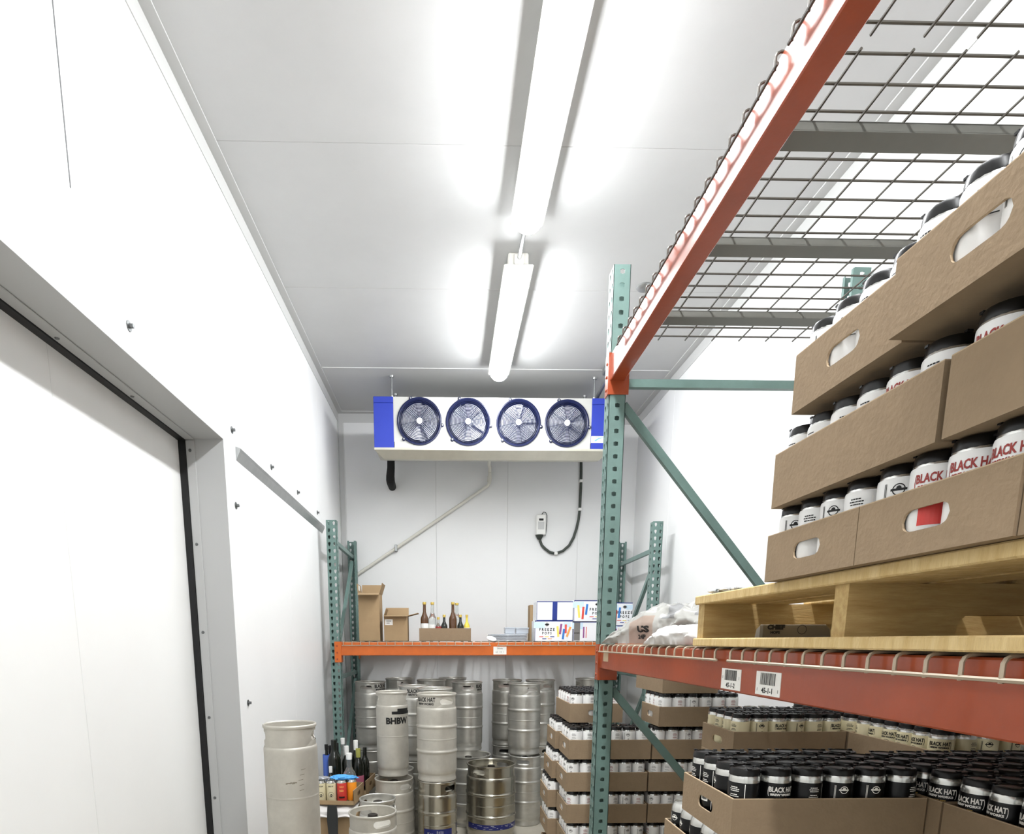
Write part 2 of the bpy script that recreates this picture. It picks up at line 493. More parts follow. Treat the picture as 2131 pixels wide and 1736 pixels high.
# ---------------------------------------------------------------- light fixtures
def lamp(y0, y1, label):
    t = thing('ceiling_light', label, 'light fixture', (0.383, y0, ZC), 0, 'linear ceiling lights')
    L = y1 - y0
    h = MB()
    h.bbox(-0.055, 0.055, 0.03, L - 0.03, -0.075, 0.0, 0.008)
    h.bbox(-0.08, 0.08, 0.0, L, -0.088, -0.072, 0.006)
    link('housing', h.build('housing', 'housing'), t)
    # half-round diffuser with rounded ends
    n, k = 10, 6
    vs, fs = [], []
    rows = []
    yy = [(0.012 + 0.05 * (1 - math.cos(PI / 2 * i / k)), math.sin(PI / 2 * i / k)) for i in range(k + 1)]
    yy += [(L - a, b) for a, b in yy[::-1]]
    for y, sc_ in yy:
        for j in range(n + 1):
            a = PI * j / n
            vs.append((-0.068 * math.cos(a) * (0.25 + 0.75 * sc_), y, -0.088 - 0.064 * math.sin(a) * sc_))
    for i in range(len(yy) - 1):
        for j in range(n):
            fs.append((i * (n + 1) + j, i * (n + 1) + j + 1, (i + 1) * (n + 1) + j + 1, (i + 1) * (n + 1) + j))
    link('diffuser', MB().add(vs, fs).build('diffuser', 'lens', True, 60), t)
    e = MB()
    for y in (0.0, L):
        e.bbox(-0.025, 0.025, y - 0.012, y + 0.012, -0.075, -0.03, 0.004)
    link('end_fitting', e.build('end_fitting', 'housing'), t)
    return t
lamp(3.66, 5.02, 'glowing linear ceiling light nearer the blue-ended cooling unit')
lamp(1.95, 3.34, 'long glowing ceiling light in front of the one by the cooling unit')
lamp(0.30, 1.69, 'glowing linear ceiling light straight above the viewer')
lamp(-1.35, 0.04, 'glowing linear ceiling light behind the viewer by the end wall')
for i, (a, b) in enumerate(((3.34, 3.66), (1.69, 1.95), (0.04, 0.30))):
    o = link('conduit', MB().tube([(0.383, a + 0.012, ZC - 0.05), (0.383, b - 0.012, ZC - 0.05)], 0.011, 10).build('conduit', 'steel', True))
    tag(o, ['short grey conduit joining the two ceiling lights seen ahead', 'short conduit joining the long light to the one overhead',
            'short conduit joining the light overhead to the one behind'][i], 'conduit', 'conduits between the ceiling lights')
# small fitting on the ceiling beside the rack
o = link('ceiling_sensor', MB().lathe([(0, 0), (0.045, 0), (0.045, -0.006), (0.036, -0.016), (0.022, -0.022), (0, -0.024)], 20).build('ceiling_sensor', 'steel', True), None, (1.155, 4.0, ZC))
tag(o, 'small round grey fitting on the ceiling beside the green rack post', 'sensor')

# ---------------------------------------------------------------- pallet racking
PITCH_H = 0.0508
def tear(cx, cz, k=1.0):
    out = []
    for i in range(13):
        a = -0.15 * PI + 1.3 * PI * i / 12
        out.append((cx + 0.0095 * k * math.cos(a), cz + 0.006 + 0.0095 * k * math.sin(a)))
    out += [(cx - 0.0052 * k, cz - 0.012), (cx - 0.003 * k, cz - 0.0155), (cx + 0.003 * k, cz - 0.0155), (cx + 0.0052 * k, cz - 0.012)]
    return out
def post_mesh(rows):
    """C-section rack post, web on the local y=0 plane facing -y, full of teardrop holes; square holes down both sides"""
    mb = MB()
    H = rows * PITCH_H
    hw, dp = 0.038, 0.070
    for r in range(rows):
        z0, z1 = r * PITCH_H, (r + 1) * PITCH_H
        zc = (z0 + z1) / 2
        mb.cell(-hw, 0, z0, z1, tear(-0.0195, zc), lambda a, b: (a, 0, b), ns=12)
        mb.cell(0, hw, z0, z1, tear(0.0195, zc), lambda a, b: (a, 0, b), ns=12)
        sq = [(0.0265, zc - 0.0095), (0.0455, zc - 0.0095), (0.0455, zc + 0.0095), (0.0265, zc + 0.0095)]
        for sx in (-1, 1):
            mb.cell(0, dp, z0, z1, sq, lambda a, b, sx=sx: (sx * hw, a, b), ns=4)
    for sx in (-1, 1):
        mb.add([(sx * hw, dp, 0), (sx * 0.022, dp, 0), (sx * 0.022, dp, H), (sx * hw, dp, H)], [(0, 1, 2, 3)])
    return mb.build('post', 'teal')
PM = {48: post_mesh(48), 60: post_mesh(60)}
PLATE = MB().bbox(-0.06, 0.06, -0.02, 0.09, 0, 0.006, 0.001).build('base_plate', 'teal')
def upright(name, label, loc, rz, rows, D, horiz, diag, flip=False):
    """local frame: front web faces -y; depth runs along +y"""
    t = thing(name, label, 'rack frame', loc, rz, 'green rack uprights')
    for k in (0, 1):
        p = solid(link('post', PM[rows], t, (0, D * k, 0.004), PI * k), 0.0024, -1 if k == 0 else -1)
        link('base_plate', PLATE, t, (0, D * k, 0), PI * k)
    for z in horiz:
        link('brace', MB().bar((0, 0.012, z), (0, D - 0.012, z), 0.026, 0.032).build('brace', 'teal'), t)
    for (ya, za, yb, zb) in diag:
        link('brace', MB().bar((0, ya, za), (0, yb, zb), 0.026, 0.034).build('brace', 'teal'), t)
    return t
D42 = 1.067
# near rack: fronts face the aisle (-x), so local -y -> world -x : rotate by -90 degrees
def near_upright(y, label):
    return upright('rack_upright', label, (0.684, y, 0), -PI / 2, 60, D42,
                   (0.18, 1.40, 2.615), ((0.07, 2.53, D42 - 0.07, 1.475), (0.07, 1.315, D42 - 0.07, 0.26)))
near_upright(2.848, 'tall green rack upright with square side holes and orange beam ends')
near_upright(0.334, 'tall green rack upright at the viewer end of the near rack')
# far rack: fronts face -y
FX0, FX1, FY = -0.890, 1.624, 4.948
upright('rack_upright', 'short green rack upright against the white left wall', (FX0, FY, 0), 0, 48, D42,
        (0.17, 1.24, 2.30), ((D42 - 0.07, 2.25, 0.07, 1.42), (D42 - 0.07, 1.17, 0.07, 0.25)))
upright('rack_upright', 'short green rack upright standing behind the freeze pop boxes', (FX1, FY, 0), 0, 48, D42,
        (0.17, 1.24, 2.24), ((0.07, 2.12, D42 - 0.07, 1.33), (0.07, 1.17, D42 - 0.07, 0.25)))

def beam(label, L, m, loc, rz, h=0.102, conn=0.155):
    """local: beam along +x, front face on y=0 facing -y, underside at z=0"""
    t = thing('rack_beam', label, 'rack beam', loc, rz, 'orange rack beams')
    b = MB()
    pr = [(0, 0.003), (0.003, 0), (0.058, 0), (0.061, 0.003), (0.061, h - 0.032), (0.036, h - 0.032), (0.036, h - 0.003), (0.033, h), (0.003, h), (0, h - 0.003)]
    n = len(pr)
    b.add([(x, y, z) for x in (0.005, L - 0.005) for y, z in pr], [(i, (i + 1) % n, n + (i + 1) % n, n + i) for i in range(n)] + [tuple(range(n))[::-1], tuple(range(n, 2 * n))])
    link('beam_body', b.build('beam_body', m), t)
    for x, s in ((0, -1), (L, 1)):
        c = MB()
        z0 = h - conn
        c.box(*((0.001, 0.006) if s < 0 else (L - 0.006, L - 0.001)), -0.009, 0.080, z0, h + 0.006)
        c.box(min(x - s * 0.001, x + s * 0.045), max(x - s * 0.001, x + s * 0.045), -0.009, -0.004, z0, h + 0.006)
        link('end_connector', c.build('end_connector', m), t)
        for k in range(3):
            r = MB().lathe([(0.007, 0), (0.007, 0.003), (0, 0.0035)], 8, axis='y').build('rivet', 'orange_shaded')
            link('rivet', r, t, (x + s * 0.025, -0.009, z0 + 0.025 + k * 0.051))
    return t
def wire_deck(label, L, D, loc, rz, lip_back=True, wm='wire_lit'):
    """local: along +x, depth +y, wires rest at z=0; front lip hangs over y=0"""
    t = thing('wire_deck', label, 'wire deck', loc, rz, 'wire mesh decks on the racks')
    n = 18
    w = MB()
    for i in range(n):
        x = 0.012 + (L - 0.024) * i / (n - 1)
        p = [(x, -0.012, -0.032), (x, -0.012, -0.008), (x, -0.009, -0.002), (x, -0.002, 0.0015)]
        p += [(x, D - 0.0, 0.0015)]
        if lip_back: p += [(x, D + 0.008, -0.004), (x, D + 0.008, -0.04)]
        w.tube(p, 0.0031, 6)
    m = link('cross_wires', w.build('cross_wires', wm, True), t)
    m['kind'] = 'stuff'
    w = MB()
    k = 10
    w.tube([(0.0, -0.0125, -0.028), (L, -0.0125, -0.028)], 0.0034, 6)
    if lip_back: w.tube([(0.0, D + 0.008, -0.036), (L, D + 0.008, -0.036)], 0.0034, 6)
    for j in range(k):
        y = 0.045 + (D - 0.09) * j / (k - 1)
        w.tube([(-0.006, y, -0.0045), (L + 0.006, y, -0.0045)], 0.0031, 6)
    m = link('long_wires', w.build('long_wires', wm, True), t)
    m['kind'] = 'stuff'
    for f in (0.16, 0.5, 0.84):
        c = MB()
        x = L * f
        c.box(x - 0.03, x - 0.014, 0.040, D - 0.040, -0.011, -0.0085)
        c.box(x + 0.014, x + 0.03, 0.040, D - 0.040, -0.011, -0.0085)
        c.box(x - 0.03, x - 0.0275, 0.040, D - 0.040, -0.027, -0.010)
        c.box(x + 0.0275, x + 0.03, 0.040, D - 0.040, -0.027, -0.010)
        c.box(x - 0.03, x + 0.03, 0.040, D - 0.040, -0.029, -0.0265)
        link('channel', c.build('channel', 'chan'), t)
    return t
# near rack beams run along y at x=0.684 (front) and x~1.75 (rear); local +x -> world -y for the front faces -x
BL = 2.44
YA, YZ = 2.81, 0.372
front_low = beam('orange beam with two barcode labels carrying the wooden pallet', YA - YZ, 'orange_shaded', (0.686, YA, 1.412), -PI / 2)
front_up = beam('high orange beam overhead with a dark red-brown underside', YA - YZ, 'orange_shaded', (0.684, YA, 2.612), -PI / 2)
beam('orange rear beam of the upper shelf against the right wall', YA - YZ, 'orange_shaded', (1.751, YZ, 2.612), PI / 2)
beam('orange rear beam of the lower shelf against the right wall', YA - YZ, 'orange_shaded', (1.751, YZ, 1.412), PI / 2)
for nm, z in (('upper', 2.7155), ('lower', 1.5155)):
    for (a, b, w) in ((2.77, 1.545, 'far'), (1.483, 0.42, 'viewer')):
        if nm == 'upper': a, b = ((2.665, 1.455) if w == 'far' else (1.415, 0.42))
        wire_deck('wire mesh deck, %s half of the %s near shelf' % (w, nm), a - b, 1.06, (0.684, a, z), -PI / 2, True, 'wire' if nm == 'upper' else 'wire_lit')
# far rack beams along x
far_front = beam('bright orange beam of the far shelf with one small white tag', FX1 - FX0 - 0.076, 'orange', (FX0 + 0.038, FY, 1.420), 0)
beam('orange rear beam of the far shelf by the back wall', FX1 - FX0 - 0.076, 'orange', (FX1 - 0.038, FY + D42, 1.420), PI)
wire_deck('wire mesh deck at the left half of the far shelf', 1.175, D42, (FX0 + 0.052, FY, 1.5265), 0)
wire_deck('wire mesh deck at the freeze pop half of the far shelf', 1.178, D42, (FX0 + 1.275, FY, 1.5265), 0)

# labels stuck on the beams
def barcode(mb, w, h, x, z, y, mi, seed):
    rnd = random.Random(seed)
    q = -w / 2
    while q < w / 2:
        a = rnd.choice((0.0012, 0.002, 0.0032))
        put(mb, rect(a, h), x + q + a / 2, z, y, mi)
        q += a + rnd.choice((0.0014, 0.0022))
def beam_label(parent, x, z, w, h, s, seed):
    mb = MB()
    mb.box(x - w / 2, x + w / 2, -0.0012, 0, z - h / 2, z + h / 2, 0)
    barcode(mb, w * 0.62, h * 0.5, x, z + h * 0.19, -0.0016, 1, seed)
    for sx in (-1, 1):
        put(mb, rect(0.0016, h * 0.14), x + sx * w * 0.42, z + h * (0.08 if seed % 2 else -0.28), -0.0016, 1)
    put(mb, text(s, h * 0.32, 1.12, 0.0004), x, z - h * 0.31, -0.0016, 1)
    o = link('location_label', mb.build('location_label', ['paper', 'ink']), parent)
    o['label'] = 'white barcode label reading ' + s
beam_label(front_low, 2.81 - 1.488, 0.031, 0.103, 0.050, '45-1-2', 3)
beam_label(front_low, 2.81 - 1.312, 0.032, 0.103, 0.051, '45-1-1', 4)
mb = MB(); mb.box(0.07, 0.15, -0.0012, 0, 0.034, 0.084)
link('torn_label', mb.build('torn_label', 'cardedge'), front_low)
mb = MB()
mb.box(-0.052, 0.052, -0.0012, 0, -0.031, 0.031, 0)
put(mb, text('Drinks', 0.016, 1.0, 0.0003), 0, 0.016, -0.0016, 1)
put(mb, text('65  10  1', 0.019, 1.0), 0, -0.012, -0.0016, 2)
o = link('location_label', mb.build('location_label', ['paper', 'greyink', 'greyink']), far_front, (0.409 - FX0 - 0.038, 0, 0.038))
o['label'] = 'small white tag with faint grey numbers'

# ---------------------------------------------------------------- evaporator cooling unit
EX0, EX1, EY0, EY1 = -0.580, 1.292, 5.235, 5.68
ev = thing('evaporator_unit', 'white ceiling cooling unit with four round fans and blue ends', 'cooling unit', (0, 0, 0))
FAN = [(-0.221, 3.236), (0.162, 3.234), (0.560, 3.231), (0.945, 3.229)]
e = MB()
# front sheet with four round openings
xs_ = [-0.420, -0.030, 0.361, 0.752, 1.136]
for (cx, cz), a, b in zip(FAN, xs_[:-1], xs_[1:]):
    e.cell(a, b, 3.04, 3.415, [(cx + 0.158 * math.cos(2 * PI * k / 32), cz + 0.158 * math.sin(2 * PI * k / 32)) for k in range(32)], lambda u, v: (u, EY0, v), ns=40)
e.box(-0.420, 1.136, EY0 + 0.002, EY1, 3.405, 3.415)
e.box(-0.420, 1.136, EY1 - 0.004, EY1, 3.085, 3.405)
e.box(-0.424, -0.420, EY0, EY1, 3.085, 3.415)
e.box(1.136, 1.140, EY0, EY1, 3.085, 3.415)
link('casing', e.build('casing', 'evap'), ev)
link('coil', MB().box(-0.418, 1.134, EY0 + 0.13, EY1 - 0.01, 3.085, 3.40).build('coil', 'fin'), ev)
for a, b in ((EX0, -0.425), (1.141, EX1)):
    p = MB().bbox(a, b, EY0 - 0.002, EY0 + 0.02, 3.04, 3.37, 0.002).box(a + 0.001, b - 0.001, EY0 + 0.019, EY1, 3.085, 3.37).bbox(a, b, EY0 - 0.002, EY1, 3.3715, 3.417, 0.003)
    p = link('end_panel', p.build('end_panel', 'blue'), ev)
    p['label'] = 'blue end panel'
pn = MB()
pr = [(EY0 - 0.012, 3.04), (EY0 - 0.012, 3.024), (EY0 + 0.055, 2.972), (EY0 + 0.09, 2.974), (EY1 + 0.02, 3.07), (EY1 + 0.02, 3.075)]
k = len(pr)
for xa, xb in ((EX0, EX1),):
    vs = [(xa, y, z) for y, z in pr[:2]] + [(xa + 0.07, y, z) for y, z in pr[2:4]] + [(xa + 0.07, *pr[4]), (xa, *pr[5])]
    vs += [(xb, y, z) for y, z in pr[:2]] + [(xb - 0.07, y, z) for y, z in pr[2:4]] + [(xb - 0.07, *pr[4]), (xb, *pr[5])]
    pn.add(vs, [(i, (i + 1) % k, k + (i + 1) % k, k + i) for i in range(k)] + [tuple(range(k))[::-1], tuple(range(k, 2 * k))])
link('drain_pan', pn.build('drain_pan', 'pan'), ev)
# fan: ring, wire guard, hub, blades
ring = MB().lathe([(0.150, -0.045), (0.158, 0.0), (0.166, 0.006), (0.176, 0.004), (0.177, -0.002), (0.172, -0.004), (0.160, -0.006), (0.152, -0.05)], 48, axis='y')
for a in (1.95, 3.95, -0.15):
    cx, cz = 0.181 * math.cos(a), 0.181 * math.sin(a)
    ring.lathe([(0, 0.006), (0.012, 0.005), (0.014, 0), (0.014, -0.004)], 12, c=(cx, 0, cz), axis='y')
ring = ring.build('fan_ring', 'navy', True)
lug = MB()
for a in (1.95, 3.95, -0.15):
    lug.lathe([(0, 0.012), (0.0065, 0.010), (0.0065, 0.005)], 10, c=(0.181 * math.cos(a), 0, 0.181 * math.sin(a)), axis='y')
lug = lug.build('screw_heads', 'steel', True)
gd = MB()
for i in range(13):
    r = 0.028 + 0.0104 * i
    y = -0.016 + 0.012 * (r / 0.155) ** 2
    gd.tube([(r * math.cos(2 * PI * k / 40), y, r * math.sin(2 * PI * k / 40)) for k in range(40)], 0.0027, 5, closed=True)
for a in range(8):
    c, s_ = math.cos(a * PI / 4 + 0.2), math.sin(a * PI / 4 + 0.2)
    gd.tube([(r * c, -0.0135 + 0.012 * (r / 0.155) ** 2, r * s_) for r in (0.025, 0.06, 0.1, 0.13, 0.158)], 0.0017, 4)
gd = gd.build('guard_wires', 'navy', True)
hub = MB().lathe([(0, 0.019), (0.020, 0.018), (0.024, 0.014), (0.024, 0.008)], 20, axis='y').build('hub', 'plastic', True)
bl = MB()
for q in range(5):
    a0 = q * 2 * PI / 5
    vs = []
    for i in range(5):
        r = 0.03 + 0.11 * i / 4
        for j in range(4):
            a = a0 + (j / 3 - 0.5) * 1.34
            vs.append((r * math.cos(a), 0.020 + 0.016 * (j / 3 - 0.5) * 2, r * math.sin(a)))
    bl.add(vs, [(i * 4 + j, i * 4 + j + 1, (i + 1) * 4 + j + 1, (i + 1) * 4 + j) for i in range(4) for j in range(3)])
bl.lathe([(0, -0.02), (0.035, -0.022), (0.035, -0.06), (0, -0.06)], 20, axis='y')
bl = bl.build('fan_blades', 'blade', True)
for i, (cx, cz) in enumerate(FAN):
    f = link('fan', ring, ev, (cx, EY0 - 0.006, cz))
    for nm, me in (('guard_wires', gd), ('hub', hub), ('screw_heads', lug)):
        link(nm, me, f)
    b = link('fan_blades', bl, f); b.rotation_euler = (0, 0.4 + i * 0.7, 0)
rod = MB()
for x, y in ((-0.437, 5.275), (1.164, 5.275), (-0.437, 5.64), (1.164, 5.64)):
    r = MB().tube([(0, 0, 3.36 - ZC), (0, 0, 0)], 0.005, 8)
    r.lathe([(0, 0), (0.02, 0), (0.016, -0.012), (0, -0.014)], 12)
    r.lathe([(0.014, 3.435 - ZC), (0.014, 3.42 - ZC), (0.009, 3.412 - ZC), (0.009, 3.36 - ZC)], 8)
    link('hanger_rod', r.build('hanger_rod', 'steel', True), ev, (x, y, ZC))
lg = MB()
put(lg, rect(0.148, 0.05), 1.2165, 3.113, EY0 - 0.0028, 0)
put(lg, ([(1.165, 0, 3.100), (1.182, 0, 3.100), (1.205, 0, 3.117), (1.232, 0, 3.123), (1.243, 0, 3.129), (1.205, 0, 3.126), (1.180, 0, 3.114)], [(0, 1, 2, 6), (6, 2, 3, 5), (5, 3, 4)]), 0, 0, EY0 - 0.0033, 1)
put(lg, rect(0.035, 0.003), 1.190, 3.133, EY0 - 0.0033, 2)
put(lg, rect(0.03, 0.004), 1.262, 3.098, EY0 - 0.0033, 2)
link('maker_sticker', lg.build('maker_sticker', ['paper', 'ltblue', 'greyink']), ev)['label'] = 'white sticker with a pale blue swoosh'
# pipework and cables
o = link('insulated_pipe', MB().tube([(-0.503, 5.70, 3.21), (-0.503, 5.78, 3.21), (-0.503, 5.835, 3.19), (-0.503, 5.85, 3.14), (-0.505, 5.85, 3.05), (-0.512, 5.855, 2.985), (-0.514, 5.875, 2.955), (-0.515, 5.92, 2.945), (-0.516, YB - 0.002, 2.945)], [0.033, 0.033, 0.033, 0.033, 0.034, 0.037, 0.039, 0.038, 0.036], 16).build('insulated_pipe', 'rubber', True))
tag(o, 'short black insulated pipe under the blue end of the cooling unit', 'pipe')
dp = thing('drain_pipe', 'white plastic drain pipe sloping down the back wall', 'pipe', (0, 0, 0))
link('drop', MB().tube([(0.368, 5.72, 3.09), (0.370, 5.86, 3.09), (0.384, 5.98, 3.09), (0.388, 6.03, 3.07), (0.388, 6.035, 3.0), (0.384, 6.035, 2.965)], 0.0165, 12).tube([(0.386, 6.035, 3.03), (0.384, 6.035, 2.985)], 0.021, 12).build('drop', 'pvc', True), dp)
link('sloped_run', MB().tube([(0.386, 6.035, 2.985), (0.372, 6.04, 2.950), (0.30, 6.05, 2.905), (-0.488, 6.05, 2.393), (-0.93, 6.05, 2.108)], 0.014, 10).build('sloped_run', 'pvc', True), dp)
for x, z in ((-0.488, 2.393),):
    link('pipe_clip', MB().bbox(x - 0.012, x + 0.012, 6.03, YB - 0.001, z - 0.03, z + 0.03, 0.003).build('pipe_clip', 'steel'), dp)
cb = thing('sensor_cable', 'dark grey cable looping from the cooling unit to the wall thermostat', 'cable', (0, 0, 0))
pts = [(1.222, 5.64, 2.985), (1.225, 5.66, 2.95), (1.235, 5.9, 2.96), (1.240, 6.05, 2.93), (1.243, 6.055, 2.86), (1.238, 6.06, 2.749), (1.229, 6.06, 2.66), (1.212, 6.06, 2.577), (1.186, 6.06, 2.495), (1.148, 6.06, 2.425), (1.09, 6.06, 2.375), (1.022, 6.06, 2.350), (0.965, 6.06, 2.362), (0.921, 6.06, 2.393), (0.888, 6.06, 2.425), (0.868, 6.06, 2.472)]
pts = [(1.215, 5.72, 3.16), (1.225, 5.9, 3.19), (1.236, 6.02, 3.20), (1.237, 6.06, 3.17), (1.240, 6.06, 3.08), (1.242, 6.06, 2.96)] + pts[5:]
link('cable', MB().tube(pts, 0.0125, 10).build('cable', 'cable', True), cb)
for x, z in ((1.238, 2.749), (1.022, 2.350), (1.243, 3.0)):
    link('cable_clip', MB().bbox(x - 0.016, x + 0.016, 6.042, YB - 0.001, z - 0.012, z + 0.012, 0.003).build('cable_clip', 'plastic'), cb)
th = thing('thermostat', 'small white thermostat box with a tiny dark screen on back wall', 'thermostat', (0.875, YB - 0.001, 2.60), 0)
link('box', MB().bbox(-0.047, 0.045, -0.045, 0, -0.085, 0.10, 0.008).build('box', 'plastic'), th)
link('screen', MB().box(-0.022, 0.020, -0.047, -0.045, 0.043, 0.062).build('screen', 'ink'), th)
link('keypad', MB().box(-0.030, 0.028, -0.0465, -0.045, -0.035, 0.035).build('keypad', 'trim'), th)
link('cable_gland', MB().lathe([(0.012, -0.125), (0.02, -0.118), (0.035, -0.09), (0.040, -0.084)], 16, c=(-0.012, -0.022, 0)).build('cable_gland', 'cable', True), th)
link('lead', MB().tube([(0.004, -0.02, 0.10), (0.02, -0.03, 0.122), (0.04, -0.03, 0.12), (0.054, -0.03, 0.09), (0.054, -0.03, 0.03), (0.046, -0.03, -0.06), (0.038, -0.028, -0.09)], 0.0035, 6).build('lead', 'cable', True), th)
cd = thing('conduit_run', 'grey conduit and junction box between ceiling and cooling unit', 'conduit', (0, 0, 0))
link('junction_box', MB().bbox(1.185, 1.285, 5.02, 5.12, ZC - 0.045, ZC, 0.004).build('junction_box', 'steel'), cd)
link('pipe', MB().tube([(1.235, 5.10, ZC - 0.055), (1.225, 5.14, ZC - 0.06), (1.212, 5.22, ZC - 0.09), (1.200, 5.36, 3.455), (1.198, 5.40, 3.438)], 0.016, 10).build('pipe', 'steel', True), cd)

# ---------------------------------------------------------------- wooden pallets
def pallet(label, loc, LX, LY, board_h=0.021, str_h=0.089, notch=True, rz=0):
    t = thing('wooden_pallet', label, 'pallet', loc, rz, 'wooden pallets')
    def grain(mb, rough=0.002):
        rnd = random.Random(len(t.children))
        mb.v = [(x + rnd.uniform(-1, 1) * 0.0004, y + rnd.uniform(-1, 1) * 0.0004, z) for x, y, z in mb.v]
        return mb
    for i, w in enumerate((0.14, 0.09, 0.09, 0.09, 0.14)):
        x = (LX - w) * i / 4 + (0.012 if i in (1, 3) else 0)
        link('bottom_board', grain(MB().bbox(x, x + w, 0, LY, 0, board_h, 0.0025)).build('bottom_board', 'wood'), t)
    for i in range(3):
        y = (LY - 0.038) * i / 2
        z0, z1 = board_h, board_h + str_h
        mb = MB()
        if notch:
            # side profile with two forklift notches
            pr = [(0.012, z0)]
            for a, b in (((0.152, 0.382),) if i == 2 else ((0.205, 0.435), (LX - 0.36, LX - 0.13))):
                pr += [(a, z0), (a + 0.004, z0 + 0.024), (a + 0.016, z0 + 0.037), (b - 0.016, z0 + 0.037), (b - 0.004, z0 + 0.024), (b, z0)]
            pr += [(LX - 0.012, z0), (LX - 0.012, z1), (0.012, z1)]
            n = len(pr)
            mb.add([(x, yy, z) for yy in (y, y + 0.038) for x, z in pr], [tuple(range(n)), tuple(range(2 * n - 1, n - 1, -1))] + [((j + 1) % n, j, n + j, n + (j + 1) % n) for j in range(n)])
        else:
            mb.bbox(0.012, LX - 0.012, y, y + 0.038, z0, z1, 0.002)
        link('stringer', mb.build('stringer', 'woodx'), t)
    n = 7
    for i in range(n):
        w = 0.135 if i in (0, n - 1) else 0.09
        x = (LX - w) * i / (n - 1)
        z0 = board_h + str_h
        link('top_board', grain(MB().bbox(x, x + w, -0.004 if i % 2 else 0, LY, z0, z0 + board_h + 0.001, 0.0025)).build('top_board', 'wood'), t)
    return t
PZ = 1.5206
pallet('pale pine pallet on the near shelf carrying trays of white cans', (0.668, 0.463, PZ), 0.98, 1.235)

# ---------------------------------------------------------------- cans, carriers, trays
def can_body(h, n=24):
    r = 0.033
    return MB().lathe([(0, 0.006), (0.022, 0.004), (0.025, 0.0), (0.028, 0.003), (0.0315, 0.009), (r, 0.016), (r, h - 0.022), (0.0322, h - 0.016), (0.0285, h - 0.006), (0.0272, h - 0.003), (0.0275, h), (0.0262, h), (0.0255, h - 0.005), (0, h - 0.005)], n).build('can_body', 'alu', True, 50)
def can_label(h, m, top, n=24):
    return MB().lathe([(0.0322, 0.012), (0.0334, 0.017), (0.0334, h - top), (0.0325, h - top + 0.0035)], n).build('label', m, True, 50)
RC = 0.0338
def P_front(m1, m2, h, top, gold=None):
    mb = MB()
    z = h - top - 0.0135
    put(mb, text('BLACK HAT', 0.0160, 0.66, 0.0006), 0, z, 0, 0, RC)
    put(mb, text('BREW WORKS', 0.0068, 1.12, 0.0004), 0, z - 0.0112, 0, 0, RC)
    for s_ in (-1, 1):
        a = [(s_ * (0.0265 + 0.003 * math.cos(q)), 0, 0.012 * math.sin(q)) for q in (-1.2, -0.6, 0, 0.6, 1.2)]
        b = [(x + s_ * 0.0012, 0, zz) for x, _, zz in a]
        put(mb, (a + b, [(i, i + 1, 6 + i, 5 + i) for i in range(4)]), 0, z - 0.004, 0, 0, RC)
    if gold:
        put(mb, text('HARVEST', 0.0075, 0.8, 0.0004), 0, z - 0.0215, 0, 1, RC)
        put(mb, text('10', 0.016, 1, 0.0003), 0, z - 0.034, 0, 1, RC)
    elif m1 == 'red':
        put(mb, grid_rect(0.040, 0.040, 8), 0, z - 0.042, 0, 1, RC)
        for q in range(3):
            put(mb, grid_rect(0.03, 0.0016, 4), 0.040, z - 0.030 - 0.012 * q, 0, 1, RC, rot=0.5)
    else:
        put(mb, ringshape(0.017, 0.0012), 0, z - 0.036, 0, 1, RC)
        put(mb, disc(0.006, 10), 0.002, z - 0.036, 0, 1, RC)
    return mb.build('print', [m1, m2])
def P_text(m1, m2, h, top, bar=True):
    mb = MB()
    z = h - top - 0.009
    rnd = random.Random(5)
    for i in range(2):
        for w in (0.016, 0.020, 0.017)[:2 + (i == 0)]:
            q = -w / 2
            while q < w / 2:
                a = rnd.uniform(0.0016, 0.004)
                put(mb, rect(a, 0.0019), q + a / 2, z, 0, 0, RC)
                q += a + 0.0007
            z -= 0.0042
        z -= 0.004
    put(mb, grid_rect(0.032, 0.0014, 6), 0, z - 0.001, 0, 0, RC)
    if bar:
        put(mb, grid_rect(0.028, 0.034, 6), 0, z - 0.024, 0, 1, RC)
        for k in range(9):
            put(mb, rect(0.0012, 0.026), -0.004 + 0.0019 * k, z - 0.024, 0, 2, RC + 0.0003)
    put(mb, rect(0.0015, h * 0.62), 0.024, h * 0.5, 0, 1, RC)
    return mb.build('print', [m1, m2, 'ink'])
def P_logo(m1, h, top):
    mb = MB()
    z = h - top - 0.014
    put(mb, ringshape(0.0085, 0.0015, 20), 0, z, 0, 0, RC)
    put(mb, grid_rect(0.021, 0.0032, 4), 0, z, 0, 0, RC)
    put(mb, disc(0.0035, 8), 0, z + 0.002, 0, 0, RC)
    put(mb, text('BLACK HAT', 0.009, 0.8, 0.0003), 0.002, z - 0.038, 0, 0, RC, rot=-PI / 2)
    put(mb, rect(0.001, 0.05), -0.017, z - 0.015, 0, 0, RC)
    put(mb, rect(0.001, 0.05), -0.019, z - 0.015, 0, 0, RC)
    return mb.build('print', [m1])
H12, H16 = 0.1305, 0.157
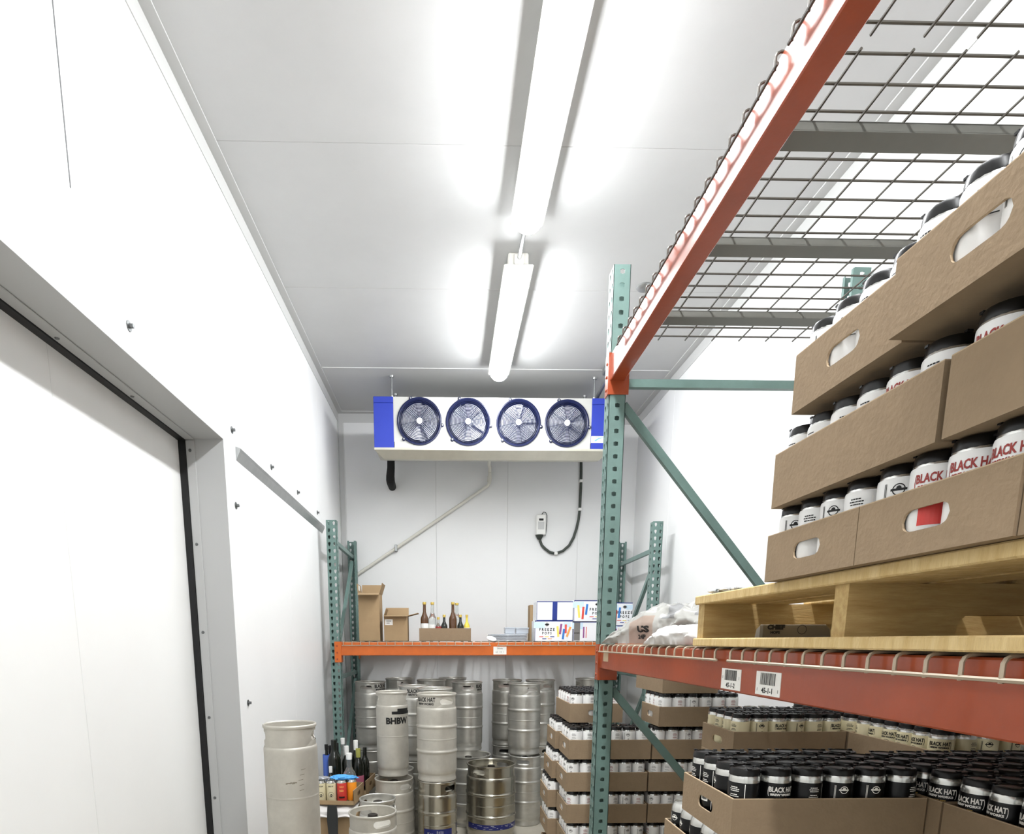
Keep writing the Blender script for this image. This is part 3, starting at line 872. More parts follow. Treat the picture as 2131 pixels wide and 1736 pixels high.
CAN = {
    'white12': dict(h=H12, body=can_body(H12), lab=can_label(H12, 'wlabel', 0.019), pr=[P_front('red', 'rlabel', H12, 0.019), P_text('ink', 'white', H12, 0.019, False), P_logo('ink', H12, 0.019)]),
    'black': dict(h=H16, body=can_body(H16), lab=can_label(H16, 'blabel', 0.029), pr=[P_front('white', 'gold', H16, 0.029, 1), P_text('white', 'white', H16, 0.029), P_logo('white', H16, 0.029)]),
    'cream': dict(h=H16, body=can_body(H16, 20), lab=can_label(H16, 'clabel', 0.026, 20), pr=[P_front('ink', 'ink', H16, 0.026), P_text('ink', 'clabel', H16, 0.026, False), P_logo('ink', H16, 0.026)]),
    'white16': dict(h=H16, body=can_body(H16, 16), lab=can_label(H16, 'wlabel', 0.022, 16), pr=[P_text('greyink', 'wlabel', H16, 0.022, False), P_logo('greyink', H16, 0.022), P_text('red', 'wlabel', H16, 0.022, False)]),
}
CP = 0.0680
def carrier_mesh():
    mb = MB()
    for sx in (-0.5, 0.5):
        for sy in (-0.5, 0.5):
            mb.lathe([(0.0300, -0.016), (0.0312, -0.0145), (0.0305, -0.004), (0.0285, 0.0), (0.0235, 0.001), (0.0225, -0.001), (0.0, -0.001)], 18, c=(sx * CP, sy * CP, 0))
            for a in (0.4, 2.5, 4.6):
                c, s_ = math.cos(a), math.sin(a)
                mb.box(sx * CP + c * 0.027 - 0.004, sx * CP + c * 0.027 + 0.004, sy * CP + s_ * 0.027 - 0.003, sy * CP + s_ * 0.027 + 0.003, 0.0, 0.003)
    for sx in (-0.5, 0.5):
        mb.box(sx * CP - 0.011, sx * CP + 0.011, -0.5 * CP + 0.02, 0.5 * CP - 0.02, -0.006, -0.003)
        mb.box(-0.5 * CP + 0.02, 0.5 * CP - 0.02, sx * CP - 0.011, sx * CP + 0.011, -0.006, -0.003)
    return mb.build('can_carrier', 'carrier', True, 40)
CARR = carrier_mesh()
def tray_mesh(wall, hole):
    """open tray, long side along +x, 0.417 x 0.281; hand holes in the short ends"""
    L, Wd, tk = 0.417, 0.281, 0.004
    mb = MB()
    mb.box(0, L, 0, Wd, 0, 0.003)
    for y in (0, Wd - tk):
        mb.box(tk, L - tk, y, y + tk, 0.003, wall - 0.0015)
        mb.box(tk, L - tk, y, y + tk, wall - 0.0015, wall, 1)
    for x0, x1 in ((0, tk), (L - tk, L)):
        if hole:
            st = stadium(Wd / 2, wall * 0.52, 0.086, 0.030)
            for x in (x0, x1):
                mb.cell(0, Wd, 0.003, wall - 0.0015, st, lambda a, b, x=x: (x, a, b), ns=28)
            n = len(st)
            mb.add([(x, a, b) for x in (x0, x1) for a, b in st], [(i, (i + 1) % n, n + (i + 1) % n, n + i) for i in range(n)], 1)
            for y in (0, Wd):
                mb.add([(x0, y, 0.003), (x1, y, 0.003), (x1, y, wall - 0.0015), (x0, y, wall - 0.0015)], [(0, 1, 2, 3)])
        else:
            mb.box(x0, x1, 0, Wd, 0.003, wall - 0.0015)
        mb.box(x0, x1, 0, Wd, wall - 0.0015, wall, 1)
    return mb.build('can_tray', ['card', 'cardedge'])
TR = {(w, h): tray_mesh(w, h) for w in (0.090, 0.100) for h in (0, 1)}
_tn = {}
def tray(desc, x0, y0, z0, along, wall=0.100, hole=1, kind=None, cells='all', carriers=True, group='cardboard can trays', rnd_seed=1, stretch=1.0, col_prints='', row_prints=''):
    """desc: phrase naming the tray (kept short; used in the labels of its cans too).
    cells: 'all' or a function (i along x, j along y, ni, nj) -> bool; stretch: for the looser packed 16 oz trays"""
    o = link('can_tray', TR[(wall, hole)])
    o.scale = (stretch, 1.0 + (stretch - 1) * 0.4, 1)
    A, B = 0.417 * o.scale[0], 0.281 * o.scale[1]
    if along == 'X':
        o.location = (x0, y0, z0)
        ni, nj, LX, LY, sx, sy = 6, 4, A, B, o.scale[0], o.scale[1]
    else:
        o.location = (x0 + B, y0, z0); o.rotation_euler = (0, 0, PI / 2)
        ni, nj, LX, LY, sx, sy = 4, 6, B, A, o.scale[1], o.scale[0]
    tag(o, 'brown cardboard can tray, ' + desc, 'tray', group)
    if not kind: return o
    PX, PY = CP * sx, CP * sy
    K = CAN[kind]
    rnd = random.Random(rnd_seed)
    col = {'white12': 'white', 'white16': 'white', 'black': 'black', 'cream': 'cream'}[kind]
    ox, oy = x0 + (LX - (ni - 1) * PX) / 2, y0 + (LY - (nj - 1) * PY) / 2
    used = set()
    for i in range(ni):
        for j in range(nj):
            if cells != 'all' and not cells(i, j, ni, nj): continue
            used.add((i, j))
            KK = K
            c = link(col + '_beer_can', KK['body'], None, (ox + i * PX + rnd.uniform(-1, 1) * 0.0003, oy + j * PY + rnd.uniform(-1, 1) * 0.0003, z0 + 0.0035))
            tag(c, '%s can, %s row, %s from viewer, %s' % (col, ORD[i + 1], ORD[j + 1], desc), 'can', '%s cans' % col)
            link('label', KK['lab'], c)
            edge = i == 0 or j == 0
            if edge and rnd.random() < 1.1:
                p = rnd.choice(KK['pr'])
                code = col_prints[j] if (i == 0 and j < len(col_prints)) else (row_prints[i] if (j == 0 and i < len(row_prints)) else '')
                if code: p = KK['pr']['RTL'.index(code)]
                # turn the print towards the open side (aisle or viewer)
                face = -PI / 2 if (i == 0 and j > 0) else (0 if i > 0 else -PI / 4)
                if kind == 'white12': face = -PI / 2 + 0.5
                link('print', p, c, None, face + rnd.uniform(-0.45, 0.45))
            c.rotation_euler = (0, 0, 0)
    if carriers:
        n = 0
        for a in range(0, ni, 2):
            for b in range(0, nj, 2):
                if {(a, b), (a + 1, b), (a, b + 1), (a + 1, b + 1)} <= used:
                    n += 1
                    k = link('can_carrier', CARR, None, (ox + (a + 0.5) * PX, oy + (b + 0.5) * PY, z0 + 0.0035 + K['h'] + 0.0025))
                    k.scale = (sx, sy, 1)
                    tag(k, 'black carrier, %s row, %s from viewer, %s' % (ORD[a // 2 + 1], ORD[b // 2 + 1], desc), 'carrier', 'black can carriers')
    return o
two = lambda i, j, ni, nj: i < 2
four = lambda i, j, ni, nj: i < 4
Z1 = 1.6535
ZL = [Z1, Z1 + 0.1385, Z1 + 0.2925]
# stack on the pallet: bottom layer, cross-laid middle layer, top layer
tray('bottom tray at far end of pallet', 0.648, 1.008, ZL[0], 'X', 0.090, 1, 'white12', two, rnd_seed=11, col_prints='TLTL')
tray('second bottom tray on pallet', 0.648, 0.725, ZL[0], 'X', 0.090, 1, 'white12', two, rnd_seed=12, col_prints='RRRL')
tray('third bottom tray on pallet', 0.652, 0.442, ZL[0], 'X', 0.090, 1, 'white12', two, rnd_seed=13, col_prints='TRRR')
tray('middle tray at far end of pallet', 0.640, 0.853, ZL[1], 'Y', 0.100, 0, 'white12', two, rnd_seed=14, col_prints='TRTTTT')
tray('second middle tray on pallet', 0.640, 0.425, ZL[1], 'Y', 0.100, 0, 'white12', two, rnd_seed=15, col_prints='TTTTRR')
tray('top tray at far end of pallet', 0.635, 0.933, ZL[2], 'X', 0.100, 1, 'white12', four, rnd_seed=16, col_prints='TTTL')
tray('second top tray on pallet', 0.612, 0.646, ZL[2], 'X', 0.100, 1, 'white12', four, rnd_seed=17, col_prints='TLTT')
# black cans low in the near bay, on a floor pallet
pallet('pine pallet on the floor under the trays of black cans', (0.62, 0.70, 0), 1.05, 1.02, notch=False)
ZK = 0.134
LAY = 0.1595
def column(desc, x0, y0, along, ztop, n, wall=0.100):
    for k in range(n):
        tray('%s, %s layer below' % (desc, ORD[k + 1]), x0, y0, ztop - (k + 1) * LAY, along, wall, 0).scale.z = (LAY - 0.001) / wall
ZB = ZK + 6 * LAY     # 1.091
tray('low tray of silver-topped black cans', 0.622, 1.285, ZB - LAY, 'Y', 0.100, 1, 'black', two, carriers=False, rnd_seed=21)
column('under the silver-topped black cans', 0.622, 1.285, 'Y', ZB - LAY, 5)
tray('nearest tray of black cans', 0.626, 1.305, ZB, 'X', 0.100, 1, 'black', 'all', rnd_seed=22, stretch=1.046, col_prints='TLTT', row_prints='TRTLLT')
tray('side tray of black cans by the lower beam', 1.067, 0.828, ZB, 'Y', 0.100, 1, 'black', 'all', rnd_seed=23, stretch=1.046, col_prints='RRRRRR')
tray('rear tray of black cans by the cream cans', 1.067, 1.270, ZB, 'X', 0.100, 1, 'black', 'all', rnd_seed=24, stretch=1.046)
tray('inner tray of black cans by the wall', 1.358, 0.828, ZB, 'Y', 0.100, 1, 'black', 'all', rnd_seed=25, stretch=1.046)
column('under the side tray of black cans', 1.067, 0.842, 'Y', ZB, 6)
column('under the rear tray of black cans', 1.067, 1.270, 'X', ZB, 6)
column('under the inner tray of black cans', 1.358, 0.842, 'Y', ZB, 6)
# cream cans on the next floor pallet
pallet('pine pallet on the floor under the trays of cream cans', (0.90, 1.80, 0), 0.85, 0.90, notch=False)
LAY2 = 0.162
ZCn = ZK + 6 * LAY2
tray('front tray of cream cans', 1.045, 2.210, ZCn, 'X', 0.100, 1, 'cream', 'all', rnd_seed=31, col_prints='TTTL', row_prints='TLRLTR')
tray('side tray of cream cans by the beam', 1.468, 1.788, ZCn, 'Y', 0.100, 1, 'cream', 'all', rnd_seed=32)
tray('rear tray of cream cans by right wall', 1.468, 2.212, ZCn, 'Y', 0.100, 1, 'cream', 'all', rnd_seed=33)
for k in range(6):
    for nm, x, y, al in (('front', 1.045, 2.210, 'X'), ('side', 1.468, 1.788, 'Y'), ('rear', 1.468, 2.212, 'Y')):
        tray('under the %s cream cans, %s layer below' % (nm, ORD[k + 1]), x, y, ZCn - (k + 1) * LAY2, al, 0.100, 0).scale.z = (LAY2 - 0.001) / 0.1
# tall stacks of white cans behind the near rack
LP = 0.168
ZW = [1.109 - LP * k for k in range(7)]
corner = lambda i, j, ni, nj: j < 2 or i < 2
frontrow = lambda i, j, ni, nj: j < 2
leftrow = lambda i, j, ni, nj: i < 2 or (j == 0 and i < 2)
pallet('pine pallet on the floor under the tall white can stacks', (0.575, 3.05, 0), 1.15, 0.98, 0.018, 0.0625, notch=False)
LV = ['top', 'second', 'third', 'fourth', 'fifth', 'sixth', 'lowest']
for k in range(7):
    kd = 'white16' if k < 5 else None
    lv = LV[k]
    if k == 0:
        tray('top tray of white stack behind post', 0.637, 3.215, ZW[0], 'Y', 0.100, 1, kd, 'all', rnd_seed=41)
        tray('top tray of white stack beyond brace', 1.055, 3.052, ZW[0], 'X', 0.100, 1, kd, 'all', rnd_seed=42)
        continue
    dx = (0, 0.006, -0.005, 0.0, 0.004, 0, 0)[k]
    tray('%s tray of white stack behind post' % lv, 0.603 + dx, 3.060, ZW[k], 'X', 0.100, 1, kd, corner, rnd_seed=50 + k)
    tray('%s tray of white stack beyond brace' % lv, 1.028 + dx, 3.060, ZW[k], 'X', 0.100, 1, kd, frontrow, rnd_seed=60 + k)
    tray('%s tray of white stack by kegs' % lv, (0, 0.592, 0.576, 0.557, 0.560, 0.57, 0.57)[k], 3.375, ZW[k], 'X', 0.100, 1, kd, leftrow, rnd_seed=70 + k)
    tray('%s tray of white stack by right wall' % lv, 1.456, 3.062, ZW[k], 'Y', 0.100, 1, None)
# a few loose white cans on the stack by the wall
pk = CAN['white16']
for i in range(2):
    for j in range(2):
        c = link('white_beer_can', pk['body'], None, (1.572 + i * 0.072, 3.10 + j * 0.072, ZW[1] + 0.101))
        tag(c, 'loose white can under the beam, %s row, %s column, near right wall' % (ORD[j + 1], ORD[i + 1]), 'can', 'white cans')
        link('label', pk['lab'], c)
# closed carton on top of the white stack
cz = ZW[0] + 0.0035 + H16 + 0.0065
bx = thing('carton', 'closed plain brown carton on top of the white can stack', 'box', (1.07, 3.06, cz), math.radians(1.5))
mb = MB()
mb.cell(0, 0.281, 0.0, 0.125, stadium(0.14, 0.09, 0.086, 0.026), lambda a, b: (a, 0, b), ns=28)
mb.box(0, 0.281, 0.004, 0.41, 0, 0.125)
link('box_body', mb.build('box_body', 'card'), bx)

# ---------------------------------------------------------------- kegs
def keg_parts(kind):
    H = 0.594
    R = {'slim': 0.1355, 'sixth': 0.112, 'half': 0.193}[kind]
    prof = [(R * 0.90, 0.0), (R * 0.965, 0.003), (R * 0.975, 0.012), (R * 0.95, 0.022), (R * 0.945, 0.045), (R * 0.955, 0.052), (R * 0.975, 0.056), (R * 0.99, 0.066), (R, 0.08), (R, 0.088)]
    ribs = {'slim': (0.205, 0.375), 'sixth': (), 'half': (0.195, 0.368)}[kind]
    weld = {'slim': 0.29, 'sixth': 0.285, 'half': 0.282}[kind]
    ev_ = [(z, 'r') for z in ribs] + [(weld, 'w')]
    for z, k in sorted(ev_):
        if k == 'r':
            prof += [(R, z - 0.020), (R, z - 0.013), (R * 1.012, z - 0.009), (R * 1.034, z - 0.004), (R * 1.034, z + 0.004), (R * 1.012, z + 0.009), (R, z + 0.013), (R, z + 0.020)]
        else:
            prof += [(R, z - 0.008), (R, z - 0.003), (R * 1.007, z - 0.001), (R * 1.007, z + 0.001), (R, z + 0.003), (R, z + 0.008)]
    prof += [(R, 0.470), (R, 0.482), (R * 0.993, 0.493), (R * 0.975, 0.500), (R * 0.945, 0.503)]
    n = 48
    body = MB().lathe(prof, n)
    body.lathe([(R * 0.935, 0.508), (R * 0.85, 0.530), (R * 0.5, 0.545), (0, 0.549)], n)
    Rc = R * 0.940
    ch = MB()
    circ = 2 * PI * Rc
    nh = 2
    hw = 0.115
    z0, z1 = 0.503, 0.584
    for q in range(nh):
        c = circ * q / nh
        st = stadium(c, 0.545, 0.108, 0.040, 8)
        for rr in (Rc + 0.0015, Rc - 0.0015):
            mp = lambda a, b, rr=rr: (rr * math.cos(a / Rc), rr * math.sin(a / Rc), b)
            ch.cell(c - 0.085, c + 0.085, z0, z1, st, mp, ns=40)
            a, b = c + 0.085, c + circ / nh - 0.085
            m = 14
            ch.add([mp(a + (b - a) * i / m, z) for i in range(m + 1) for z in (z0, z1)], [(2 * i, 2 * i + 2, 2 * i + 3, 2 * i + 1) for i in range(m)])
        n_ = len(st)
        ch.add([(rr * math.cos(a / Rc), rr * math.sin(a / Rc), b) for rr in (Rc - 0.0015, Rc + 0.0015) for a, b in st], [(k, (k + 1) % n_, n_ + (k + 1) % n_, n_ + k) for k in range(n_)])
    rim = MB().lathe([(R * 0.945, 0.580), (R * 0.985, 0.580), (R * 0.998, 0.586), (R * 0.995, 0.592), (R * 0.965, 0.594), (R * 0.93, 0.591), (R * 0.925, 0.584), (R * 0.945, 0.580)], n)
    valve = MB().lathe([(0.034, 0.545), (0.034, 0.556), (0.028, 0.558), (0.028, 0.572), (0.024, 0.574), (0.012, 0.572), (0, 0.570)], 20)
    return body, ch, rim, valve, R
KEG = {}
def keg(label, kind, x, y, z, rz=0.0, m='keg', tilt=None, letters=None):
    k = (kind, m)
    if k not in KEG:
        b, c, r, v, R = keg_parts(kind)
        KEG[k] = (b.build('keg_body', m, True, 40), c.build('handle_collar', m, True, 45), r.build('rim', m, True, 60), v.build('valve', 'dark', True, 40), R)
    b, c, r, v, R = KEG[k]
    t = thing('beer_keg', label, 'keg', (x, y, z), rz, 'steel beer kegs')
    if tilt: t.rotation_euler = (tilt[0], tilt[1], rz)
    link('keg_body', b, t)
    link('handle_collar', c, t)
    link('rim', r, t)
    link('valve', v, t)
    if letters:
        for (fn, ang) in letters:
            mb = MB(); mats = fn(mb, R)
            link('stencil', mb.build('stencil', mats), t, None, ang - rz)
    return t
def st_black_hat(mb, R):
    q = R * 0.940 + 0.0025
    put(mb, text('BLACK HAT', 0.040, 0.70, 0.0011), 0, 0.556, 0, 0, q)
    put(mb, text('BREW WORKS', 0.019, 1.02, 0.0007), 0, 0.528, 0, 0, q)
    return ['ink']
def st_bhbw(mb, R):
    q = R + 0.001
    put(mb, text('BHBW', 0.060, 0.95, 0.003), 0.0, 0.395, 0, 0, q)
    # stencil bridges and an over-sprayed patch above
    put(mb, grid_rect(0.16, 0.020, 10), 0.04, 0.452, 0, 0, q)
    put(mb, grid_rect(0.10, 0.022, 8), 0.05, 0.470, 0, 0, q)
    return ['ink']
def st_sticker(mb, R):
    q = R + 0.001
    put(mb, grid_rect(0.21, 0.085, 12), 0, 0.255 - 0.03, 0, 0, q)
    put(mb, text('Keg', 0.028, 1.0), -0.055, 0.235, 0, 1, q + 0.0006)
    for i in range(4):
        put(mb, rect(0.004, 0.034 - 0.006 * (i % 2)), -0.006 + 0.013 * i, 0.240, 0, 1, q + 0.0006)
    for i in range(3):
        put(mb, rect(0.05 - 0.008 * i, 0.0028), -0.055, 0.210 - 0.007 * i, 0, 1, q + 0.0006)
    return ['kblue', 'trim']
def st_band(mb, R):
    q = R + 0.001
    put(mb, grid_rect(0.50, 0.042, 24), 0, 0.118, 0, 0, q)
    rnd = random.Random(3)
    for i in range(26):
        put(mb, rect(rnd.uniform(0.006, 0.03), 0.0025), rnd.uniform(-0.2, 0.2), 0.118 + rnd.uniform(-0.016, 0.016), 0, 1, q + 0.0006)
    return ['kblue', 'trim']
def st_scuffs(mb, R):
    q = R + 0.0006
    rnd = random.Random(9)
    for i in range(9):
        put(mb, rect(rnd.uniform(0.004, 0.012), rnd.uniform(0.003, 0.008)), -0.012 + i * 0.005, 0.355 + rnd.uniform(-0.003, 0.003), 0, 0, q)
    for i in range(5):
        put(mb, rect(0.02, 0.0022), 0.055 + rnd.uniform(-0.01, 0.01), 0.41 - i * 0.022, 0, 0, q, rot=0.15)
    return ['scuff']
HB = 0.594
keg('sixth-barrel steel keg standing alone by the doorway, on another keg', 'sixth', -0.681, 2.632, HB, 0.1, 'kegm', letters=[(st_scuffs, 0.15)])
keg('scuffed steel keg hidden under the lone keg by the doorway', 'sixth', -0.681, 2.632, 0, 0.1, 'kegm')
keg('slim keg with BLACK HAT on its collar, tallest stack near centre', 'slim', -0.082, 4.175, HB, -0.95, 'kegm', letters=[(st_black_hat, -0.62)])
keg('shiny slim keg with a dark blue sticker, bottom of centre stack', 'slim', -0.082, 4.30 - 0.125, 0, -0.7, 'kegs', letters=[(st_sticker, 0.05)])
keg('smooth narrow keg stencilled BHBW in black on its side', 'sixth', -0.398, 4.33, HB, 0.15, 'kegm', letters=[(st_bhbw, 0.42)])
keg('slim keg standing under the BHBW keg', 'slim', -0.398, 4.33 + 0.22, 0, 0.4, 'keg')
keg('upper slim keg beside the green post, black lettering at its edge', 'slim', -0.682, 5.40, HB, -1.75, 'keg', letters=[(st_black_hat, 0.98)])
keg('lower slim keg beside the green post', 'slim', -0.682, 5.40, 0, 0.3, 'keg')
keg('tilted upper slim keg at the back behind the BHBW keg', 'slim', -0.465, 5.88, HB, -1.0, 'keg')
keg('lower slim keg at the back behind the BHBW keg', 'slim', -0.465, 5.88, 0, 0.3, 'keg')
keg('upper slim keg by back wall, third from the green post', 'slim', -0.157, 5.66, HB, 0.4, 'keg')
keg('lower slim keg by back wall, third from the green post', 'slim', -0.157, 5.66, 0, 0.4, 'keg')
keg('rearmost upper keg touching the back wall, black lettering on collar', 'slim', 0.040, 5.925, HB, 0.3, 'keg', letters=[(st_black_hat, 0.7)])
keg('rearmost lower keg touching the back wall', 'slim', 0.040, 5.925, 0, 0.3, 'keg')
keg('upper slim keg lettered BLACK HAT just behind the BHBW keg', 'slim', -0.262, 4.90, HB, 0.6, 'keg', letters=[(st_black_hat, 0.1)])
keg('lower slim keg just behind the BHBW keg', 'slim', -0.262, 4.90, 0, 0.6, 'keg')
keg('upper slim keg half hidden behind the centre stack, black lettering', 'slim', -0.105, 4.63 + 0.02, HB, 0.9, 'keg', letters=[(st_black_hat, -0.25)])
keg('lower slim keg half hidden behind the centre stack', 'slim', -0.105, 4.63 + 0.02, 0, 0.9, 'keg')
keg('upper slim keg with handle facing forward, right of the centre stack', 'slim', 0.159, 5.36, HB, -PI / 2 + 0.05, 'keg', letters=[(st_black_hat, 1.2)])
keg('lower slim keg behind the left half-barrel keg', 'slim', 0.159, 5.36 + 0.13, 0, 0.2, 'keg')
keg('upper slim keg at the back, left of the right-hand keg trio', 'slim', 0.533, 5.62, HB, -PI / 2 - 0.35, 'keg')
keg('lower slim keg at the back of the right-hand keg trio', 'slim', 0.533, 5.62, 0, -PI / 2 - 0.2, 'keg')
keg('front upper slim keg of the right-hand keg trio', 'slim', 0.638, 5.16, HB, -PI / 2 + 0.45, 'keg')
keg('front lower slim keg of the right-hand keg trio', 'slim', 0.642, 5.09, 0, -PI / 2 - 0.25, 'keg')
keg('upper slim keg, rear right of the right-hand keg trio', 'slim', 0.834, 5.61, HB, -PI / 2 + 0.5, 'keg')
keg('lower slim keg, rear right of the right-hand keg trio', 'slim', 0.834, 5.61, 0, -PI / 2 + 0.5, 'keg')
keg('upper slim keg seen beside the near green post, behind white cans', 'slim', 1.330, 5.80, HB, 0.2, 'keg')
keg('lower slim keg behind the white can stacks', 'slim', 1.330, 5.80, 0, 0.2, 'keg')
keg('wide half-barrel keg with a blue band, front of the row', 'half', 0.331, 4.74, 0, -PI / 2 - 0.62, 'kegs', letters=[(st_band, 0.12)])
keg('wide half-barrel keg behind the blue-banded one', 'half', 0.165, 5.13, 0, 0.3, 'keg')
keg('single slim keg left of the blue-stickered keg', 'slim', -0.385, 4.225, 0, -0.72, 'kegm')
keg('small narrow keg between two slim kegs in front', 'sixth', -0.435, 3.66, 0, -0.3, 'keg')
keg('nearest slim keg standing low by the bottle boxes', 'slim', -0.430, 3.345 + 0.02, 0, -1.0, 'kegm')

# ---------------------------------------------------------------- bottles and boxes by the left wall
def bottle_mesh(h, r, kind):
    """kind: wine / clear / beer"""
    sh = {'wine': 0.62, 'clear': 0.5, 'beer': 0.6, 'oil': 0.55}[kind]
    nk = r * 0.36
    return [(0, 0.004), (r * 0.7, 0.0), (r, 0.006), (r, h * sh), (r * 0.93, h * (sh + 0.05)), (r * 0.6, h * (sh + 0.13)), (nk * 1.1, h * (sh + 0.2)), (nk, h * 0.93), (nk * 1.2, h * 0.935), (nk * 1.2, h * 0.965), (nk, h * 0.97), (0, h * 0.97)]
def bottle(label, x, y, z, h, r, kind, glass, cap, capf=0.14, lab=None, lz=(0.15, 0.45), tilt=(0, 0), group=None):
    t = thing('bottle', label, 'bottle', (x, y, z), 0, group)
    t.rotation_euler = (tilt[0], tilt[1], 0)
    link('glass', MB().lathe(bottle_mesh(h, r, kind), 20).build('glass', glass, True, 50), t)
    nk = r * 0.36 * 1.22
    link('cap', MB().lathe([(nk, h * (1 - capf)), (nk * 1.08, h * 0.985), (nk * 1.0, h), (0, h)], 16).build('cap', cap, True, 50), t)
    if lab:
        link('label', MB().lathe([(r + 0.0006, h * lz[0]), (r + 0.0006, h * lz[1])], 20).build('label', lab, True), t)
    return t
LZ = 0.445
# what the bottle boxes stand on: brown carton and a folded white sheet
o = thing('carton', 'brown carton on the floor under the bottle trays', 'box', (-0.93, 4.02, 0))
mb = MB().bbox(0, 0.30, 0, 0.72, 0, 0.37, 0.003)
link('box_body', mb.build('box_body', 'cardtan'), o)
wsx = thing('folded_sack', 'folded white sack edge draped below the cans by left wall', 'sack', (-0.93, 3.99, 0.372))
n1, n2 = 22, 10
vs = []
for j in range(n2 + 1):
    for i in range(n1 + 1):
        u, v = i / n1, j / n2
        x = 0.0 + 0.30 * u
        y = 0.0 + 0.78 * v
        z = 0.060 + 0.007 * math.sin(9 * u + 3 * v) - (0.05 * max(0, 1 - v * 5) ** 2)
        if u > 0.8: z -= (u - 0.8) * 0.1
        vs.append((x, y - 0.02 * max(0, 1 - v * 5), z))
mb = MB().add(vs, [(j * (n1 + 1) + i, j * (n1 + 1) + i + 1, (j + 1) * (n1 + 1) + i + 1, (j + 1) * (n1 + 1) + i) for j in range(n2) for i in range(n1)])
mb.bbox(0.0, 0.29, 0.0, 0.75, 0.0, 0.045, 0.006)
link('fold', mb.build('fold', 'bagw', True, 60), wsx)
stp = MB().add([(-0.03, 0, 0.09), (0.03, 0, 0.09), (0.035, -0.006, 0.0), (0.03, -0.03, -0.30), (-0.012, -0.03, -0.30), (-0.035, -0.006, 0.0), (-0.03, 0.014, 0.09), (0.03, 0.014, 0.09), (0.035, 0.012, 0.0), (0.03, -0.01, -0.30), (-0.012, -0.01, -0.30), (-0.035, 0.012, 0.0)],
               [(0, 5, 2, 1), (5, 4, 3, 2), (0, 1, 7, 6), (6, 7, 8, 11), (11, 8, 9, 10), (1, 2, 8, 7), (2, 3, 9, 8), (0, 6, 11, 5), (5, 11, 10, 4), (3, 4, 10, 9)])
link('strap', stp.build('strap', 'strap'), wsx, (0.158, -0.035, 0.0))
def small_tray(label, x0, y0, LX, LY, rz):
    t = thing('bottle_tray', label, 'tray', (x0, y0, LZ - 0.005), rz, 'bottle trays by the wall')
    mb = MB()
    mb.box(0, LX, 0, LY, 0, 0.003)
    mb.box(0, LX, 0, 0.004, 0, 0.03).box(0, LX, LY - 0.004, LY, 0, 0.1).box(0, 0.004, 0, LY, 0, 0.1)
    st = stadium(LY / 2, 0.055, 0.07, 0.03)
    for x in (LX - 0.004, LX):
        mb.cell(0, LY, 0, 0.1, st, lambda a, b, x=x: (x, a, b), ns=24)
    mb.box(LX - 0.004, LX, 0, LY, 0.1, 0.1015, 1)
    link('tray_walls', mb.build('tray_walls', ['cardtan', 'cardedge']), t)
small_tray('brown bottle tray with hand hole behind the orange can', -0.935, 4.08, 0.295, 0.27, -0.12)
small_tray('second brown bottle tray with hand hole, behind the first', -0.950, 4.375, 0.355, 0.29, -0.12)
BZ = LZ + 0.0
bottle('blue-labelled bottle with a dark cap nearest the left wall', -0.895, 4.46, BZ, 0.345, 0.028, 'beer', 'glassd', 'ink', 0.12, 'bluelab', (0.2, 0.78))
bottle('thin black bottle beside the blue-labelled one', -0.880, 4.525, BZ, 0.325, 0.03, 'wine', 'glassd', 'ink', 0.2)
bottle('big dark green wine bottle with the widest shoulders', -0.832, 4.42, BZ, 0.385, 0.046, 'wine', 'glassd', 'glassd', 0.2)
bottle('short black bottle behind the big green wine bottle', -0.848, 4.61, BZ, 0.33, 0.034, 'wine', 'glassd', 'ink', 0.2)
bottle('clear bottle with white cap in front of the green post', -0.792, 4.56, BZ, 0.375, 0.034, 'clear', 'clear', 'plastic', 0.12)
bottle('dark bottle with a long white capsule, centre of group', -0.747, 4.45, BZ, 0.335, 0.036, 'wine', 'glassd', 'plastic', 0.3)
bottle('tall dark bottle with white capsule at the right', -0.690, 4.52, BZ, 0.365, 0.036, 'wine', 'glassd', 'plastic', 0.28)
bottle('clear decanter-like bottle with a white stopper', -0.700, 4.262, BZ, 0.315, 0.046, 'clear', 'clear', 'plastic', 0.14)
bottle('dark wine bottle with olive capsule and pink label', -0.655, 4.395, BZ, 0.325, 0.037, 'wine', 'glassd', 'olive', 0.26, 'pink', (0.15, 0.4))
bottle('slim black bottle at the right end of the group', -0.622, 4.50, BZ, 0.315, 0.032, 'wine', 'glassd', 'glassd', 0.2)
bottle('little white-capped bottle in front of the big green one', -0.832, 4.265, BZ, 0.22, 0.026, 'beer', 'glassd', 'plastic', 0.2, 'plastic', (0.2, 0.6))
def plain_can(label, x, y, z, m, group=None, pr=None):
    c = link('printed_can', CAN['white16']['body'], None, (x, y, z))
    tag(c, label, 'can', group)
    link('label', MB().lathe([(0.0322, 0.012), (0.0334, 0.016), (0.0334, 0.135), (0.0325, 0.138)], 20).build('label', m, True, 50), c)
    if pr: link('print', pr, c, None, 0.1)
    return c
mbp = MB()
put(mbp, text('BLACK HAT', 0.012, 0.55, 0.0004), 0, 0.118, 0, 0, RC); put(mbp, ringshape(0.019, 0.0016), 0, 0.06, 0, 0, RC); put(mbp, disc(0.009), 0.001, 0.056, 0, 0, RC)
mbp = mbp.build('print', ['ink'])
mbr = MB()
put(mbr, text('WILD', 0.014, 0.9, 0.0005), 0, 0.112, 0, 0, RC); put(mbr, text('RED', 0.018, 0.9, 0.0008), 0, 0.085, 0, 0, RC); put(mbr, grid_rect(0.04, 0.012, 6), 0, 0.04, 0, 1, RC)
mbr = mbr.build('print', ['popo', 'ink'])
plain_can('cream can with black roundel half hidden by the lone keg', -0.872, 4.115, LZ, 'clabel', None, mbp)
plain_can('cream can with black roundel beside the red can', -0.803, 4.115, LZ, 'clabel', None, mbp)
